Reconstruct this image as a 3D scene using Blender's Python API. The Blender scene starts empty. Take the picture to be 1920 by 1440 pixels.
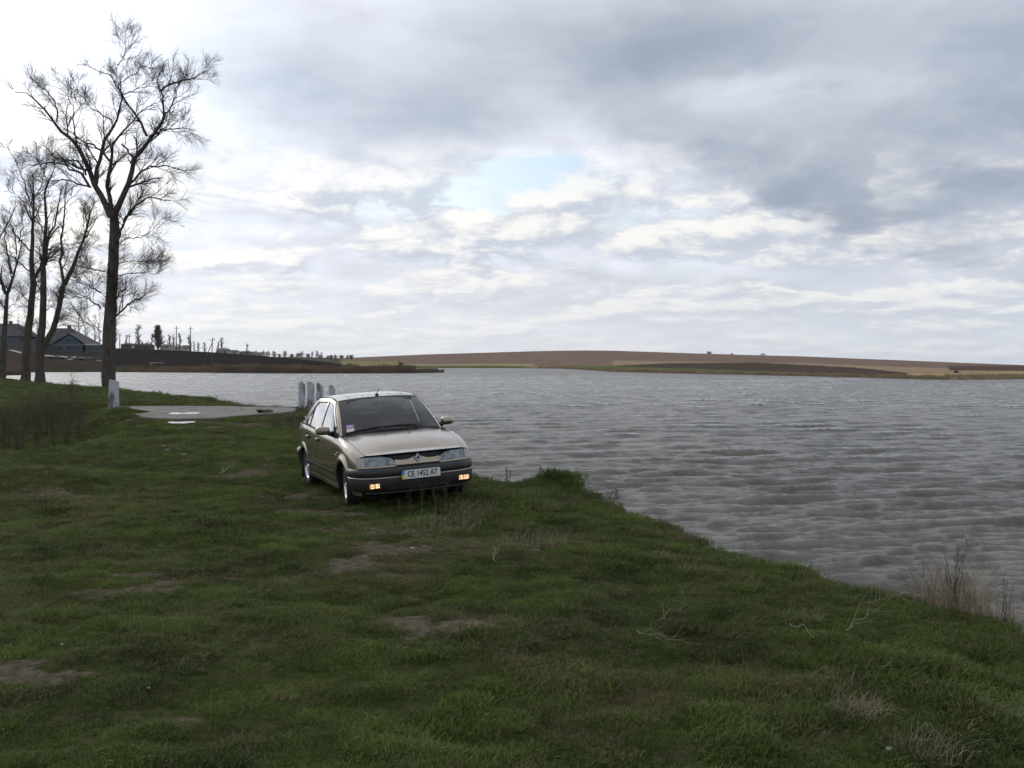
import bpy, math, random
import numpy as np
from mathutils import Vector, Matrix

random.seed(7)
RNG = np.random.default_rng(7)
scene = bpy.context.scene
COL = scene.collection

# ------------------------------------------------------------------ camera
FPX, W_IMG, H_IMG = 1900.0, 1920.0, 1440.0     # focal length and size in photo pixels
CAM_H = 2.85                                   # above the lake (water is z = 0, bank top about z = 1)
PITCH = -math.atan(40.0 / FPX)
ROLL = math.atan(0.007)
_F = np.array([0, math.cos(PITCH), math.sin(PITCH)])
_U0 = np.array([0, -math.sin(PITCH), math.cos(PITCH)])
_R0 = np.array([1.0, 0, 0])
_R = math.cos(ROLL) * _R0 + math.sin(ROLL) * _U0
_U = math.cos(ROLL) * _U0 - math.sin(ROLL) * _R0
CAM = np.array([0.0, 0.0, CAM_H])

cam_data = bpy.data.cameras.new('camera')
cam_data.sensor_width = 36.0
cam_data.lens = FPX * 36.0 / W_IMG
cam_data.clip_start = 0.1
cam_data.clip_end = 6000.0
cam = bpy.data.objects.new('camera', cam_data)
COL.objects.link(cam)
cam.matrix_world = Matrix(((_R[0], _U[0], -_F[0], 0), (_R[1], _U[1], -_F[1], 0), (_R[2], _U[2], -_F[2], CAM_H), (0, 0, 0, 1)))
scene.camera = cam


def pdir(px, py):
    return _F * FPX + _R * (px - W_IMG / 2) - _U * (py - H_IMG / 2)


def P(px, py, Y):
    d = pdir(px, py)
    return CAM + d * (Y / d[1])


def G(px, py, z=1.0):
    d = pdir(px, py)
    return CAM + d * ((z - CAM_H) / d[2])


def to_px(p):
    v = np.asarray(p, float) - CAM
    z = v @ _F
    return W_IMG / 2 + FPX * (v @ _R) / z, H_IMG / 2 - FPX * (v @ _U) / z


# ------------------------------------------------------------------ world, sun, exposure
SUN_AZ, SUN_EL = math.radians(-38), math.radians(24)      # azimuth from +Y towards +X
world = bpy.data.worlds.new('World')
scene.world = world
world.use_nodes = True
wt = world.node_tree
wt.nodes.clear()


class NT:
    """small helper for writing node trees as expressions"""
    def __init__(self, tree):
        self.t = tree

    def n(self, kind, **kw):
        nd = self.t.nodes.new(kind)
        for k, v in kw.items():
            setattr(nd, k, v)
        return nd

    def put(self, sock, v):
        if v is None:
            return
        if isinstance(v, bpy.types.NodeSocket):
            self.t.links.new(v, sock)
        else:
            sock.default_value = v

    def m(self, op, a, b=None, c=None, clamp=False):
        nd = self.n('ShaderNodeMath', operation=op, use_clamp=clamp)
        for i, v in enumerate((a, b, c)):
            self.put(nd.inputs[i], v)
        return nd.outputs[0]

    def add(self, *a):
        r = a[0]
        for x in a[1:]:
            r = self.m('ADD', r, x)
        return r

    def mul(self, *a):
        r = a[0]
        for x in a[1:]:
            r = self.m('MULTIPLY', r, x)
        return r

    def sub(self, a, b):
        return self.m('SUBTRACT', a, b)

    def ss(self, x, a, b, lo=0.0, hi=1.0):
        nd = self.n('ShaderNodeMapRange', interpolation_type='SMOOTHSTEP')
        self.put(nd.inputs['Value'], x)
        nd.inputs['From Min'].default_value = a
        nd.inputs['From Max'].default_value = b
        nd.inputs['To Min'].default_value = lo
        nd.inputs['To Max'].default_value = hi
        return nd.outputs[0]

    def mix(self, f, a, b, mode='MIX'):
        nd = self.n('ShaderNodeMix', data_type='RGBA', blend_type=mode)
        self.put(nd.inputs[0], f)
        for s, v in ((nd.inputs[6], a), (nd.inputs[7], b)):
            if isinstance(v, (tuple, list)) and len(v) == 3:
                v = (*v, 1.0)
            self.put(s, v)
        return nd.outputs[2]

    def noise(self, vec, scale, detail=4.0, rough=0.55, dist=0.0, col=False):
        nd = self.n('ShaderNodeTexNoise')
        self.put(nd.inputs['Vector'], vec)
        self.put(nd.inputs['Scale'], scale)
        nd.inputs['Detail'].default_value = detail
        nd.inputs['Roughness'].default_value = rough
        nd.inputs['Distortion'].default_value = dist
        return nd.outputs['Color' if col else 'Fac']

    def xyz(self, x, y, z):
        nd = self.n('ShaderNodeCombineXYZ')
        for i, v in enumerate((x, y, z)):
            self.put(nd.inputs[i], v)
        return nd.outputs[0]

    def vm(self, op, a, b=None):
        nd = self.n('ShaderNodeVectorMath', operation=op)
        self.put(nd.inputs[0], a)
        if b is not None:
            self.put(nd.inputs[3] if op == 'SCALE' else nd.inputs[1], b)
        return nd.outputs['Value'] if op in ('DOT_PRODUCT', 'LENGTH') else nd.outputs[0]


w = NT(wt)
wdir = w.n('ShaderNodeTexCoord').outputs['Generated']
sep = w.n('ShaderNodeSeparateXYZ')
wt.links.new(wdir, sep.inputs[0])
dx, dy, dz0 = sep.outputs
dz = w.m('MAXIMUM', dz0, 0.0)
az = w.m('ARCTAN2', dx, dy)
el = w.m('ARCSINE', dz)
sky = w.n('ShaderNodeTexSky', sky_type='NISHITA', sun_disc=False)
sky.sun_elevation = SUN_EL
sky.sun_rotation = SUN_AZ
sky.altitude = 150
sky.dust_density = 2.0
sky.ozone_density = 1.5
# cloud deck: position on a plane overhead, so that clouds shrink towards the horizon
den = w.m('ADD', dz, 0.22)
cp = w.vm('DIVIDE', w.xyz(dx, dy, 0.0), w.xyz(den, den, 1.0))
wob = w.vm('SUBTRACT', w.noise(cp, 2.6, 4, 0.62, col=True), (0.5, 0.5, 0.5))
cpw = w.vm('ADD', cp, w.vm('SCALE', wob, 0.20))
n_mid = w.noise(w.vm('ADD', cpw, (3.1, 7.7, 0.0)), 1.9, 6, 0.55)
n_lit = w.noise(w.vm('ADD', cpw, (3.04, 7.78, 0.0)), 1.9, 4, 0.55)   # same field a step towards the sun
# named cloud masses and openings of this sky, given as photo pixels: px, py, radii, strength, tilt
skyv = w.vm('ADD', w.xyz(az, el, 0.0), w.vm('MULTIPLY', wob, (0.22, 0.14, 0.0)))


def mass(px, py, rx, ry, amp, tilt, acc):
    a0 = math.atan((px - 960) / FPX)
    e0 = math.atan((680 + 0.007 * (px - 960) - py) / FPX)
    mp = w.n('ShaderNodeMapping', vector_type='TEXTURE')
    mp.inputs['Location'].default_value = (a0, e0, 0)
    mp.inputs['Rotation'].default_value = (0, 0, tilt)
    mp.inputs['Scale'].default_value = (rx / FPX, ry / FPX, 1)
    w.put(mp.inputs['Vector'], skyv)
    q = w.vm('DOT_PRODUCT', mp.outputs[0], mp.outputs[0])
    return w.m('MULTIPLY_ADD', w.m('POWER', 0.3679, q), amp, acc)


MASSES = [(1300, 60, 300, 110, .32, .0), (1760, 300, 340, 140, .42, -.2), (1900, 100, 190, 150, .20, 0), (1480, 370, 330, 60, .24, -.30),
          (600, 240, 290, 100, .15, -.1), (1000, 225, 190, 50, -.06, -.4), (940, 352, 185, 52, -.66, .05), (700, 440, 300, 55, -.10, .0),
          (60, 230, 240, 400, -.20, .0), (400, 480, 240, 160, -.14, .0), (1120, 470, 220, 70, -.12, .0), (1420, 185, 150, 40, -.14, .3)]
msum = 0.0
for a in MASSES:
    msum = mass(*a, msum)
thick = w.add(w.m('MULTIPLY_ADD', n_mid, 1.15, msum), -0.05)
cover = w.ss(thick, 0.10, 0.36)
dark = w.ss(thick, 0.40, 1.05)
relief = w.mul(w.sub(n_mid, n_lit), w.ss(thick, 1.0, 0.45, 0.3, 1.0))
# lower heaps of cumulus towards the horizon: white tops, grey bases
eb = w.m('DIVIDE', el, w.m('ADD', w.mul(el, 0.9), 0.16))
cb = w.vm('ADD', w.xyz(w.mul(az, 4.9), w.mul(eb, 5.6), 1.7), w.vm('SCALE', wob, 0.35))
k1 = w.noise(cb, 1.75, 6, 0.60)
k2 = w.noise(w.vm('ADD', cb, (-0.05, 0.13, 0.0)), 1.75, 5, 0.60)
heap = w.mul(w.ss(k1, 0.41, 0.53), w.ss(el, 0.24, 0.15), w.ss(thick, 0.95, 0.6))
heap_lit = w.ss(w.sub(k1, k2), -0.09, 0.12)
sdir = (math.sin(SUN_AZ) * math.cos(SUN_EL), math.cos(SUN_AZ) * math.cos(SUN_EL), math.sin(SUN_EL))
cosang = w.vm('DOT_PRODUCT', wdir, sdir)
ang = w.m('ARCCOSINE', w.m('MINIMUM', cosang, 0.9999))
glow = w.m('POWER', 2.718, w.mul(w.m('POWER', w.mul(ang, 1 / 0.36), 2.0), -1.0))
ccol = w.mix(dark, (0.76, 0.80, 0.89), (0.345, 0.40, 0.49))
ccol = w.vm('SCALE', ccol, w.add(0.93, w.mul(glow, 0.95), w.mul(relief, 1.2)))
hcol2 = w.vm('SCALE', w.mix(heap_lit, (0.55, 0.60, 0.70), (1.0, 0.975, 0.935)), w.add(0.95, w.mul(glow, 0.7)))
blue = w.vm('ADD', w.vm('SCALE', sky.outputs[0], 0.085), (0.20, 0.27, 0.33))
skyc = w.mix(cover, blue, ccol)
skyc = w.mix(w.mul(heap, 0.85), skyc, hcol2)
hz = w.ss(el, 0.0, 0.13, 0.72, 0.0)
hcol = w.vm('SCALE', w.mix(w.ss(az, -0.35, 0.55), (0.86, 0.87, 0.88), (0.64, 0.68, 0.74)), w.add(0.95, w.mul(glow, 0.5)))
skyc = w.mix(hz, skyc, hcol)
skyc = w.vm('SCALE', skyc, 10.0)
bg = w.n('ShaderNodeBackground')
wt.links.new(skyc, bg.inputs['Color'])
bg.inputs['Strength'].default_value = 0.1
wo = w.n('ShaderNodeOutputWorld')
wt.links.new(bg.outputs[0], wo.inputs['Surface'])

sun_data = bpy.data.lights.new('sun', 'SUN')
sun_data.energy = 0.8
sun_data.angle = math.radians(35)
sun_data.color = (1.0, 0.95, 0.88)
sun = bpy.data.objects.new('sun', sun_data)
COL.objects.link(sun)
sun.rotation_euler = Vector((-sdir[0], -sdir[1], -sdir[2])).to_track_quat('-Z', 'Y').to_euler()

scene.cycles.adaptive_threshold = 0.02
scene.cycles.max_bounces = 5
scene.cycles.diffuse_bounces = 2
scene.cycles.glossy_bounces = 3
scene.cycles.transmission_bounces = 4
scene.cycles.transparent_max_bounces = 8
scene.cycles.volume_bounces = 0
scene.cycles.caustics_reflective = False
scene.cycles.caustics_refractive = False
scene.view_settings.view_transform = 'Standard'
scene.view_settings.look = 'None'
scene.view_settings.exposure = 0.10
scene.view_settings.gamma = 1.0
scene.view_settings.use_curve_mapping = False

# ------------------------------------------------------------------ helpers: meshes and tags
def mesh_obj(name, verts, faces, mat=None, parent=None, smooth=False):
    me = bpy.data.meshes.new(name)
    verts = np.asarray(verts, dtype=np.float32).reshape(-1, 3)
    if isinstance(faces, np.ndarray):
        nf, k = faces.shape
        me.vertices.add(len(verts))
        me.vertices.foreach_set('co', verts.ravel())
        me.loops.add(nf * k)
        me.loops.foreach_set('vertex_index', faces.astype(np.int32).ravel())
        me.polygons.add(nf)
        me.polygons.foreach_set('loop_start', np.arange(0, nf * k, k, dtype=np.int32))
        me.polygons.foreach_set('loop_total', np.full(nf, k, dtype=np.int32))
        me.update(calc_edges=True)
    else:
        me.from_pydata([tuple(map(float, v)) for v in verts], [], faces)
        me.update()
    if smooth:
        me.polygons.foreach_set('use_smooth', np.ones(len(me.polygons), dtype=bool))
    if mat is not None:
        me.materials.append(mat)
    o = bpy.data.objects.new(name, me)
    COL.objects.link(o)
    if parent is not None:
        o.parent = parent
    return o


def link_copy(name, src, parent=None):
    o = bpy.data.objects.new(name, src.data)
    COL.objects.link(o)
    o.parent = parent
    return o


def empty(name, loc=(0, 0, 0), rz=0.0):
    o = bpy.data.objects.new(name, None)
    COL.objects.link(o)
    o.location = tuple(map(float, loc))
    o.rotation_euler = (0, 0, rz)
    o.empty_display_size = 0.1
    return o


def tag(o, label=None, cat=None, group=None, kind=None):
    for k, v in (('label', label), ('category', cat), ('group', group), ('kind', kind)):
        if v:
            o[k] = v
    return o


class MB:
    """collects simple shapes into one mesh"""
    def __init__(self):
        self.v, self.f = [], []

    def raw(self, v, f):
        o = len(self.v)
        self.v += [tuple(map(float, p)) for p in v]
        self.f += [tuple(i + o for i in q) for q in f]
        return self

    def box(self, c, s, rot=None, taper=1.0, bev=0.0):
        hx, hy, hz = s[0] / 2, s[1] / 2, s[2] / 2
        if bev > 0:
            b = min(bev, hx * .9, hy * .9, hz * .9)
            v = []
            rings = [(-hz, b), (-hz + b, 0), (hz - b, 0), (hz, b)]
            for z, k in rings:
                x, y = hx - k, hy - k
                v += [(-x, -y + (b - k) * 0 + b, z), (-x + b, -y, z), (x - b, -y, z), (x, -y + b, z), (x, y - b, z), (x - b, y, z), (-x + b, y, z), (-x, y - b, z)]
            f = [tuple(range(7, -1, -1)), tuple(range(24, 32))]
            for r in range(3):
                for i in range(8):
                    j = (i + 1) % 8
                    f.append((r * 8 + i, r * 8 + j, r * 8 + 8 + j, r * 8 + 8 + i))
        else:
            v = [(x * (taper if z > 0 else 1) * hx, y * (taper if z > 0 else 1) * hy, z * hz) for z in (-1, 1) for x, y in ((-1, -1), (1, -1), (1, 1), (-1, 1))]
            f = [(3, 2, 1, 0), (4, 5, 6, 7), (0, 1, 5, 4), (1, 2, 6, 5), (2, 3, 7, 6), (3, 0, 4, 7)]
        if rot is not None:
            v = [tuple(rot @ Vector(p)) for p in v]
        return self.raw([(p[0] + c[0], p[1] + c[1], p[2] + c[2]) for p in v], f)

    def tube(self, pts, r, n=8, cap=True):
        pts = [Vector(tuple(map(float, p))) for p in pts]
        rr = r if hasattr(r, '__len__') else [r] * len(pts)
        v, f = [], []
        for i, p in enumerate(pts):
            t = (pts[min(i + 1, len(pts) - 1)] - pts[max(i - 1, 0)]).normalized()
            a = t.cross(Vector((0.13, 0.21, 0.97)))
            if a.length < 0.05:
                a = t.cross(Vector((1, 0, 0)))
            a.normalize()
            b = t.cross(a)
            for k in range(n):
                q = 2 * math.pi * k / n
                v.append(p + (a * math.cos(q) + b * math.sin(q)) * rr[i])
        for i in range(len(pts) - 1):
            for k in range(n):
                j = (k + 1) % n
                f.append((i * n + k, i * n + j, i * n + n + j, i * n + n + k))
        if cap:
            f.append(tuple(range(n - 1, -1, -1)))
            f.append(tuple(range((len(pts) - 1) * n, len(pts) * n)))
        return self.raw(v, f)

    def lathe(self, prof, n=28, axis='y', c=(0, 0, 0)):
        v, f = [], []
        for (r, h) in prof:
            for k in range(n):
                q = 2 * math.pi * k / n
                a, b = r * math.cos(q), r * math.sin(q)
                p = {'y': (a, h, b), 'z': (a, b, h), 'x': (h, a, b)}[axis]
                v.append((p[0] + c[0], p[1] + c[1], p[2] + c[2]))
        for i in range(len(prof) - 1):
            for k in range(n):
                j = (k + 1) % n
                f.append((i * n + k, i * n + j, i * n + n + j, i * n + n + k))
        return self.raw(v, f)

    def build(self, name, mat, parent=None, smooth=False):
        return mesh_obj(name, self.v, self.f, mat, parent, smooth)


def grid_faces(nr, nc):
    i = np.arange((nr - 1) * (nc - 1))
    r, c = i // (nc - 1), i % (nc - 1)
    a = r * nc + c
    return np.stack([a, a + 1, a + nc + 1, a + nc], 1)


def set_attr(o, name, values, kind='FLOAT'):
    me = o.data
    at = me.attributes.new(name, kind, 'POINT')
    v = np.asarray(values, dtype=np.float32)
    if kind == 'FLOAT_COLOR':
        if v.shape[1] == 3:
            v = np.concatenate([v, np.ones((len(v), 1), np.float32)], 1)
        at.data.foreach_set('color', v.ravel())
    elif kind == 'FLOAT_VECTOR':
        at.data.foreach_set('vector', v.ravel())
    else:
        at.data.foreach_set('value', v.ravel())


def _hash(ix, iy, seed):
    h = (ix.astype(np.int64) * 374761393 + iy.astype(np.int64) * 668265263 + seed * 1442695041) & 0x7fffffff
    h = ((h ^ (h >> 13)) * 1274126177) & 0x7fffffff
    return ((h ^ (h >> 16)) & 0xffff) / 65535.0


def vnoise(x, y, seed=0):
    x, y = np.asarray(x, float), np.asarray(y, float)
    ix, iy = np.floor(x), np.floor(y)
    fx, fy = x - ix, y - iy
    fx, fy = fx * fx * (3 - 2 * fx), fy * fy * (3 - 2 * fy)
    a, b = _hash(ix, iy, seed), _hash(ix + 1, iy, seed)
    c, d = _hash(ix, iy + 1, seed), _hash(ix + 1, iy + 1, seed)
    return (a * (1 - fx) + b * fx) * (1 - fy) + (c * (1 - fx) + d * fx) * fy


def fbm(x, y, seed=0, octv=4, gain=0.5):
    s, a, t = 0.0, 1.0, 0.0
    for o in range(octv):
        s = s + a * vnoise(np.asarray(x) * 2 ** o + 17.3 * o, np.asarray(y) * 2 ** o - 9.1 * o, seed + o)
        t += a
        a *= gain
    return s / t


def sstep(x, a, b):
    t = np.clip((np.asarray(x, float) - a) / (b - a), 0, 1)
    return t * t * (3 - 2 * t)


# ------------------------------------------------------------------ materials
def new_mat(name):
    m = bpy.data.materials.new(name)
    m.use_nodes = True
    nt = m.node_tree
    b = nt.nodes['Principled BSDF']
    return m, NT(nt), b


def mat(name, col, rough=0.7, metal=0.0, var=0.25, scale=6.0, bump=0.0, bscale=None, coat=0.0, spec=0.5, coord='Object', detail=5):
    """plain procedural surface: colour broken up by noise, optional fine relief"""
    m, n, b = new_mat(name)
    tc = n.n('ShaderNodeTexCoord').outputs[coord]
    nz = n.noise(tc, scale, detail, 0.6)
    lo = tuple(c * (1 - var) for c in col)
    hi = tuple(min(1, c * (1 + var)) for c in col)
    n.put(b.inputs['Base Color'], n.mix(n.ss(nz, 0.3, 0.7), lo, hi))
    n.put(b.inputs['Roughness'], n.m('ADD', rough - 0.06, n.mul(nz, 0.12)))
    b.inputs['Metallic'].default_value = metal
    b.inputs['Coat Weight'].default_value = coat
    b.inputs['Coat Roughness'].default_value = 0.04
    b.inputs['Specular IOR Level'].default_value = spec
    if bump:
        bp = n.n('ShaderNodeBump')
        bp.inputs['Strength'].default_value = bump
        bp.inputs['Distance'].default_value = 0.02
        n.put(bp.inputs['Height'], n.noise(tc, bscale or scale * 3, 6, 0.6))
        n.put(b.inputs['Normal'], bp.outputs[0])
    return m
# ------------------------------------------------------------------ near land: one ground sheet with the bank, ditch and lake bed
EDGE_PX = [(2300, 1260), (2080, 1195), (1920, 1142), (1800, 1112), (1700, 1085), (1600, 1066), (1500, 1037), (1400, 1010), (1280, 966), (1200, 934),
           (1130, 912), (1000, 892), (890, 872)]
edge = [G(a, b, 1.02)[:2] for a, b in EDGE_PX]
edge = [(30.0, -30.0), (14.0, -6.0), (7.6, 3.4)] + [tuple(e) for e in edge[1:]]
edge += [(-2.6, 22.5), (-5.0, 30.0), (-7.2, 37.0), (-7.6, 41.5)]
EDGE_PX2 = [(548, 763), (470, 757), (420, 749), (340, 741), (280, 736), (235, 730), (200, 725.5), (130, 722), (90, 718), (50, 714.5), (20, 711), (-40, 708), (-160, 704)]
edge += [tuple(G(a, b, 1.0)[:2]) for a, b in EDGE_PX2]
edge += [(-160.0, 150.0), (-400.0, 120.0), (-400.0, -400.0), (60.0, -400.0)]
EDGE = np.array(edge)
DITCH = np.array([G(-120, 830)[:2], G(60, 800)[:2], G(140, 778)[:2], G(205, 762)[:2]])


def seg_dist(x, y, poly, closed=True):
    best = np.full(np.shape(x), 1e9)
    n = len(poly)
    for i in range(n if closed else n - 1):
        a, b = poly[i], poly[(i + 1) % n]
        ab = b - a
        t = np.clip(((x - a[0]) * ab[0] + (y - a[1]) * ab[1]) / (ab @ ab), 0, 1)
        best = np.minimum(best, np.hypot(x - a[0] - t * ab[0], y - a[1] - t * ab[1]))
    return best


def inside(x, y, poly):
    r = np.zeros(np.shape(x), bool)
    n = len(poly)
    for i in range(n):
        a, b = poly[i], poly[(i + 1) % n]
        c = ((a[1] > y) != (b[1] > y)) & (x < (b[0] - a[0]) * (y - a[1]) / ((b[1] - a[1]) or 1e-9) + a[0])
        r ^= c
    return r


def shore_sd(x, y):
    d = seg_dist(x, y, EDGE)
    s = np.where(inside(x, y, EDGE), d, -d)
    return s + (fbm(x * 0.9, y * 0.9, 31, 3) - 0.5) * 0.55 * sstep(np.hypot(x, y), 60, 20)


# the parked car: right wheels touch the ground where the photo shows them
_fr, _rr = G(660, 945, 1.0)[:2], G(591, 907.5, 1.0)[:2]
_ax = (_fr - _rr) / np.linalg.norm(_fr - _rr)
CAR_FWD = _ax
CAR_LEFT = np.array([-_ax[1], _ax[0]])
CAR_C = (_fr + _rr) / 2 + CAR_LEFT * 0.69
CAR_ROLL = math.radians(3.7)
CAR_S = .965

SLAB_PX = [(222, 762), (380, 761.5), (530, 763.5), (552, 766), (545, 772), (505, 776), (455, 780), (400, 784.5), (330, 785.5), (290, 785), (268, 780), (242, 773), (229, 767)]
SLAB = np.array([G(a, b, 1.06)[:2] for a, b in SLAB_PX])
# bare earth: (photo px, px, radius in metres along x and y, strength)
BARE = [(660, 990, .35, .5, .6), (650, 1060, .30, .6, .65), (690, 1100, .25, .4, .7), (755, 1178, .17, .40, 1.5), (865, 1195, .36, .26, 1.6), (960, 1170, .22, .14, .8),
        (840, 1220, .3, .1, .8), (270, 1090, .3, .3, .7), (210, 1112, .4, .25, .8), (100, 1260, .5, .22, .9), (60, 1270, .2, .3, .8), (240, 1250, .35, .15, .7), (290, 1370, .3, .12, .9),
        (830, 1345, .3, .08, .8), (820, 1310, .2, .07, .7), (700, 1440, .3, .1, .6), (150, 1410, .3, .07, .7), (260, 1215, .35, .15, .6), (430, 885, .7, .8, .45), (500, 830, .4, 1.6, .5), (420, 800, 1.2, 1.0, .8),
        (540, 930, .8, .5, .5), (720, 1020, .3, .6, .5), (350, 1190, .4, .2, .5), (120, 930, .6, .4, .4), (480, 795, 1.2, .8, .9), (230, 785, .5, 1.0, .6), (600, 955, .7, .45, .6), (680, 940, .9, .5, .5), (338, 793, .9, .55, 1.6)]
BAREW = [(G(a, b, 1.0)[:2], rx, ry, s) for a, b, rx, ry, s in BARE]


def bare_mask(x, y):
    m = np.zeros(np.shape(x))
    wx = x + (fbm(x * 2.2, y * 2.2, 5, 3) - .5) * .9
    wy = y + (fbm(x * 2.2, y * 2.2, 9, 3) - .5) * .9
    for c, rx, ry, s in BAREW:
        m = np.maximum(m, .82 * s * np.exp(-((wx - c[0]) / rx) ** 2 - ((wy - c[1]) / ry) ** 2))
    n = fbm(x * 1.1, y * 0.8, 21, 5, .6)
    m = m + sstep(n, .56, .76) * .42 + (fbm(x * 3.4, y * 3.8, 25, 4, .65) - .52) * 1.9 * sstep(m, 0.06, .4)
    return np.clip(m, 0, 1)


def ground_z(x, y):
    x, y = np.asarray(x, float), np.asarray(y, float)
    s = shore_sd(x, y)
    r = np.hypot(x, y)
    z = 1.0 + (fbm(x * .16, y * .16, 3, 3) - .5) * .16 * sstep(r, 6, 16)
    z = z + (fbm(x * .9, y * .9, 11, 3) - .5) * .12 + (fbm(x * 3.3, y * 3.3, 13, 3) - .5) * .06 * sstep(r, 40, 14)
    # level pad with the cross slope under the car
    lx = (x - CAR_C[0]) * CAR_FWD[0] + (y - CAR_C[1]) * CAR_FWD[1]
    ly = (x - CAR_C[0]) * CAR_LEFT[0] + (y - CAR_C[1]) * CAR_LEFT[1]
    pad = sstep(np.maximum(np.abs(lx) / 2.9, np.abs(ly) / 1.7), 1.0, .62)
    zp = 1.0 + (np.clip(ly, -2, 2) + .69) * math.tan(CAR_ROLL)
    z = z * (1 - pad) + zp * pad
    # slab of the road over the dam lies level
    ds = np.where(inside(x, y, SLAB), 0.0, seg_dist(x, y, SLAB))
    k = sstep(ds, 2.2, .3)
    z = z * (1 - k) + 1.0 * k
    # ditch
    dd = seg_dist(x, y, DITCH, False)
    z = z - .8 * sstep(dd, 3.4, .8) * sstep(y, 15, 20) * (1 - k)
    # grassy knoll on the bank and a low hump
    m1 = G(1062, 905, 1.0)
    z = z + .34 * np.exp(-((x - m1[0]) / .66) ** 2 - ((y - m1[1] - .1) / .6) ** 2)
    m2 = G(250, 778, 1.0)
    z = z + .25 * np.exp(-((x - m2[0] + .6) / .9) ** 2 - ((y - m2[1]) / 1.5) ** 2)
    m3 = G(60, 905, 1.0)
    z = z + .22 * np.exp(-((x - m3[0]) / 1.1) ** 2 - ((y - m3[1]) / .8) ** 2)
    # bank
    f = sstep(s, .25, -.75)
    f2 = sstep(s, .9, 0.0) * .10
    z = z - f2 - f * 1.35 - np.clip(-s - .75, 0, 60) * .035
    return np.where(r > 600, np.minimum(z, -1.2), z)


def lines(segs):
    out = []
    for a, b, st in segs:
        out.append(np.arange(a, b, st))
    return np.concatenate(out)


def geo(a, b, st, k=1.12):
    o, v = [], a
    while v < b:
        o.append(v)
        v += st
        st *= k
    return np.array(o + [b])


gx = np.concatenate([-geo(8.0, 1800, .12, 1.045)[::-1], np.arange(-7.9, 5.4, .085), geo(5.4, 1800, .12, 1.10)])
gy = np.concatenate([-geo(-1.2, 1500, .2, 1.3)[::-1], np.arange(1.4, 21, .085), geo(21, 2600, .11, 1.03)])
GX, GY = np.meshgrid(gx, gy)
GZ = ground_z(GX.ravel(), GY.ravel())
near = np.hypot(GX.ravel(), GY.ravel()) < 16
GZ = GZ + np.where(near, (fbm(GX.ravel() * 9, GY.ravel() * 9, 41, 2) - .5) * .03, 0)

m_ground, n, b = new_mat('turf_and_earth')
geo_pos = n.n('ShaderNodeNewGeometry').outputs['Position']
abare = n.n('ShaderNodeAttribute', attribute_name='bare').outputs['Fac']
ash = n.n('ShaderNodeAttribute', attribute_name='shore').outputs['Fac']
f1, f2_ = n.noise(geo_pos, 1.1, 6, .6), n.noise(geo_pos, 14, 6, .65)
f3 = n.noise(geo_pos, 60, 4, .6)
g1 = n.mix(n.ss(f1, .35, .65), (.024, .036, .009), (.046, .060, .016))
g1 = n.mix(n.ss(f2_, .42, .68), g1, (.070, .062, .032))
g1 = n.mix(n.ss(f3, .45, .7), g1, (.030, .034, .014))
e1 = n.mix(n.ss(f2_, .3, .7), (.060, .050, .036), (.145, .122, .09))
e1 = n.mix(n.ss(f3, .5, .75), e1, (.045, .038, .028))
colg = n.mix(n.ss(n.add(abare, n.mul(n.sub(f2_, .5), .7)), .28, .62), g1, e1)
colg = n.mix(ash, colg, (.035, .030, .022))
n.put(b.inputs['Base Color'], colg)
b.inputs['Roughness'].default_value = .95
b.inputs['Specular IOR Level'].default_value = 0.0
bp = n.n('ShaderNodeBump')
bp.inputs['Strength'].default_value = .8
bp.inputs['Distance'].default_value = .03
n.put(bp.inputs['Height'], n.add(n.mul(f2_, .7), n.mul(f3, .5)))
n.put(b.inputs['Normal'], bp.outputs[0])
ground = mesh_obj('ground', np.stack([GX.ravel(), GY.ravel(), GZ], 1), grid_faces(len(gy), len(gx)), m_ground, smooth=True)
tag(ground, kind='structure')
_bm = bare_mask(GX.ravel(), GY.ravel())
_sd = shore_sd(GX.ravel(), GY.ravel())
set_attr(ground, 'bare', _bm)
set_attr(ground, 'shore', sstep(_sd, 0.0, -.35))

# ------------------------------------------------------------------ lake
rows = [5.0]
while rows[-1] < 330:
    rows.append(rows[-1] + .05 + .0038 * rows[-1])
while rows[-1] < 900:
    rows.append(rows[-1] * 1.015)
rows = np.array(rows)
cols = np.radians(np.arange(-36, 46, .105))
RR, AA = np.meshgrid(rows, cols, indexing='ij')
X0, Y0 = RR * np.sin(AA), RR * np.cos(AA)
NW = 72
lam = np.concatenate([np.exp(RNG.uniform(math.log(.9), math.log(3.0), 26)), np.exp(RNG.uniform(math.log(.24), math.log(.9), 46))])
wdirn = math.radians(-72) + RNG.normal(0, .33, NW)                 # blowing towards the near bank, a little sideways
amp = np.where(lam < .9, .0056, .0042) * lam * RNG.uniform(.6, 1.3, NW)
ph = RNG.uniform(0, 6.283, NW)
spacing = np.maximum(.05 + .0038 * RR, RR * math.radians(.105))
gust = .35 + .55 * fbm(X0 * .035, Y0 * .03, 51, 3) + .75 * fbm(X0 * .16, Y0 * .16, 53, 3)
DX, DY, DZ = np.zeros_like(RR), np.zeros_like(RR), np.zeros_like(RR)
for i in range(NW):
    kx, ky = math.cos(wdirn[i]), math.sin(wdirn[i])
    kk = 2 * math.pi / lam[i]
    fade = sstep(lam[i] / spacing, 1.6, 3.2)
    a = amp[i] * fade * gust
    q = kk * (kx * X0 + ky * Y0) + ph[i]
    c_, s_ = np.cos(q), np.sin(q)
    DZ += a * c_
    DX -= 1.1 * a * kx * s_
    DY -= 1.1 * a * ky * s_
wv = np.stack([X0 + DX, Y0 + DY, DZ], -1).reshape(-1, 3)
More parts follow.
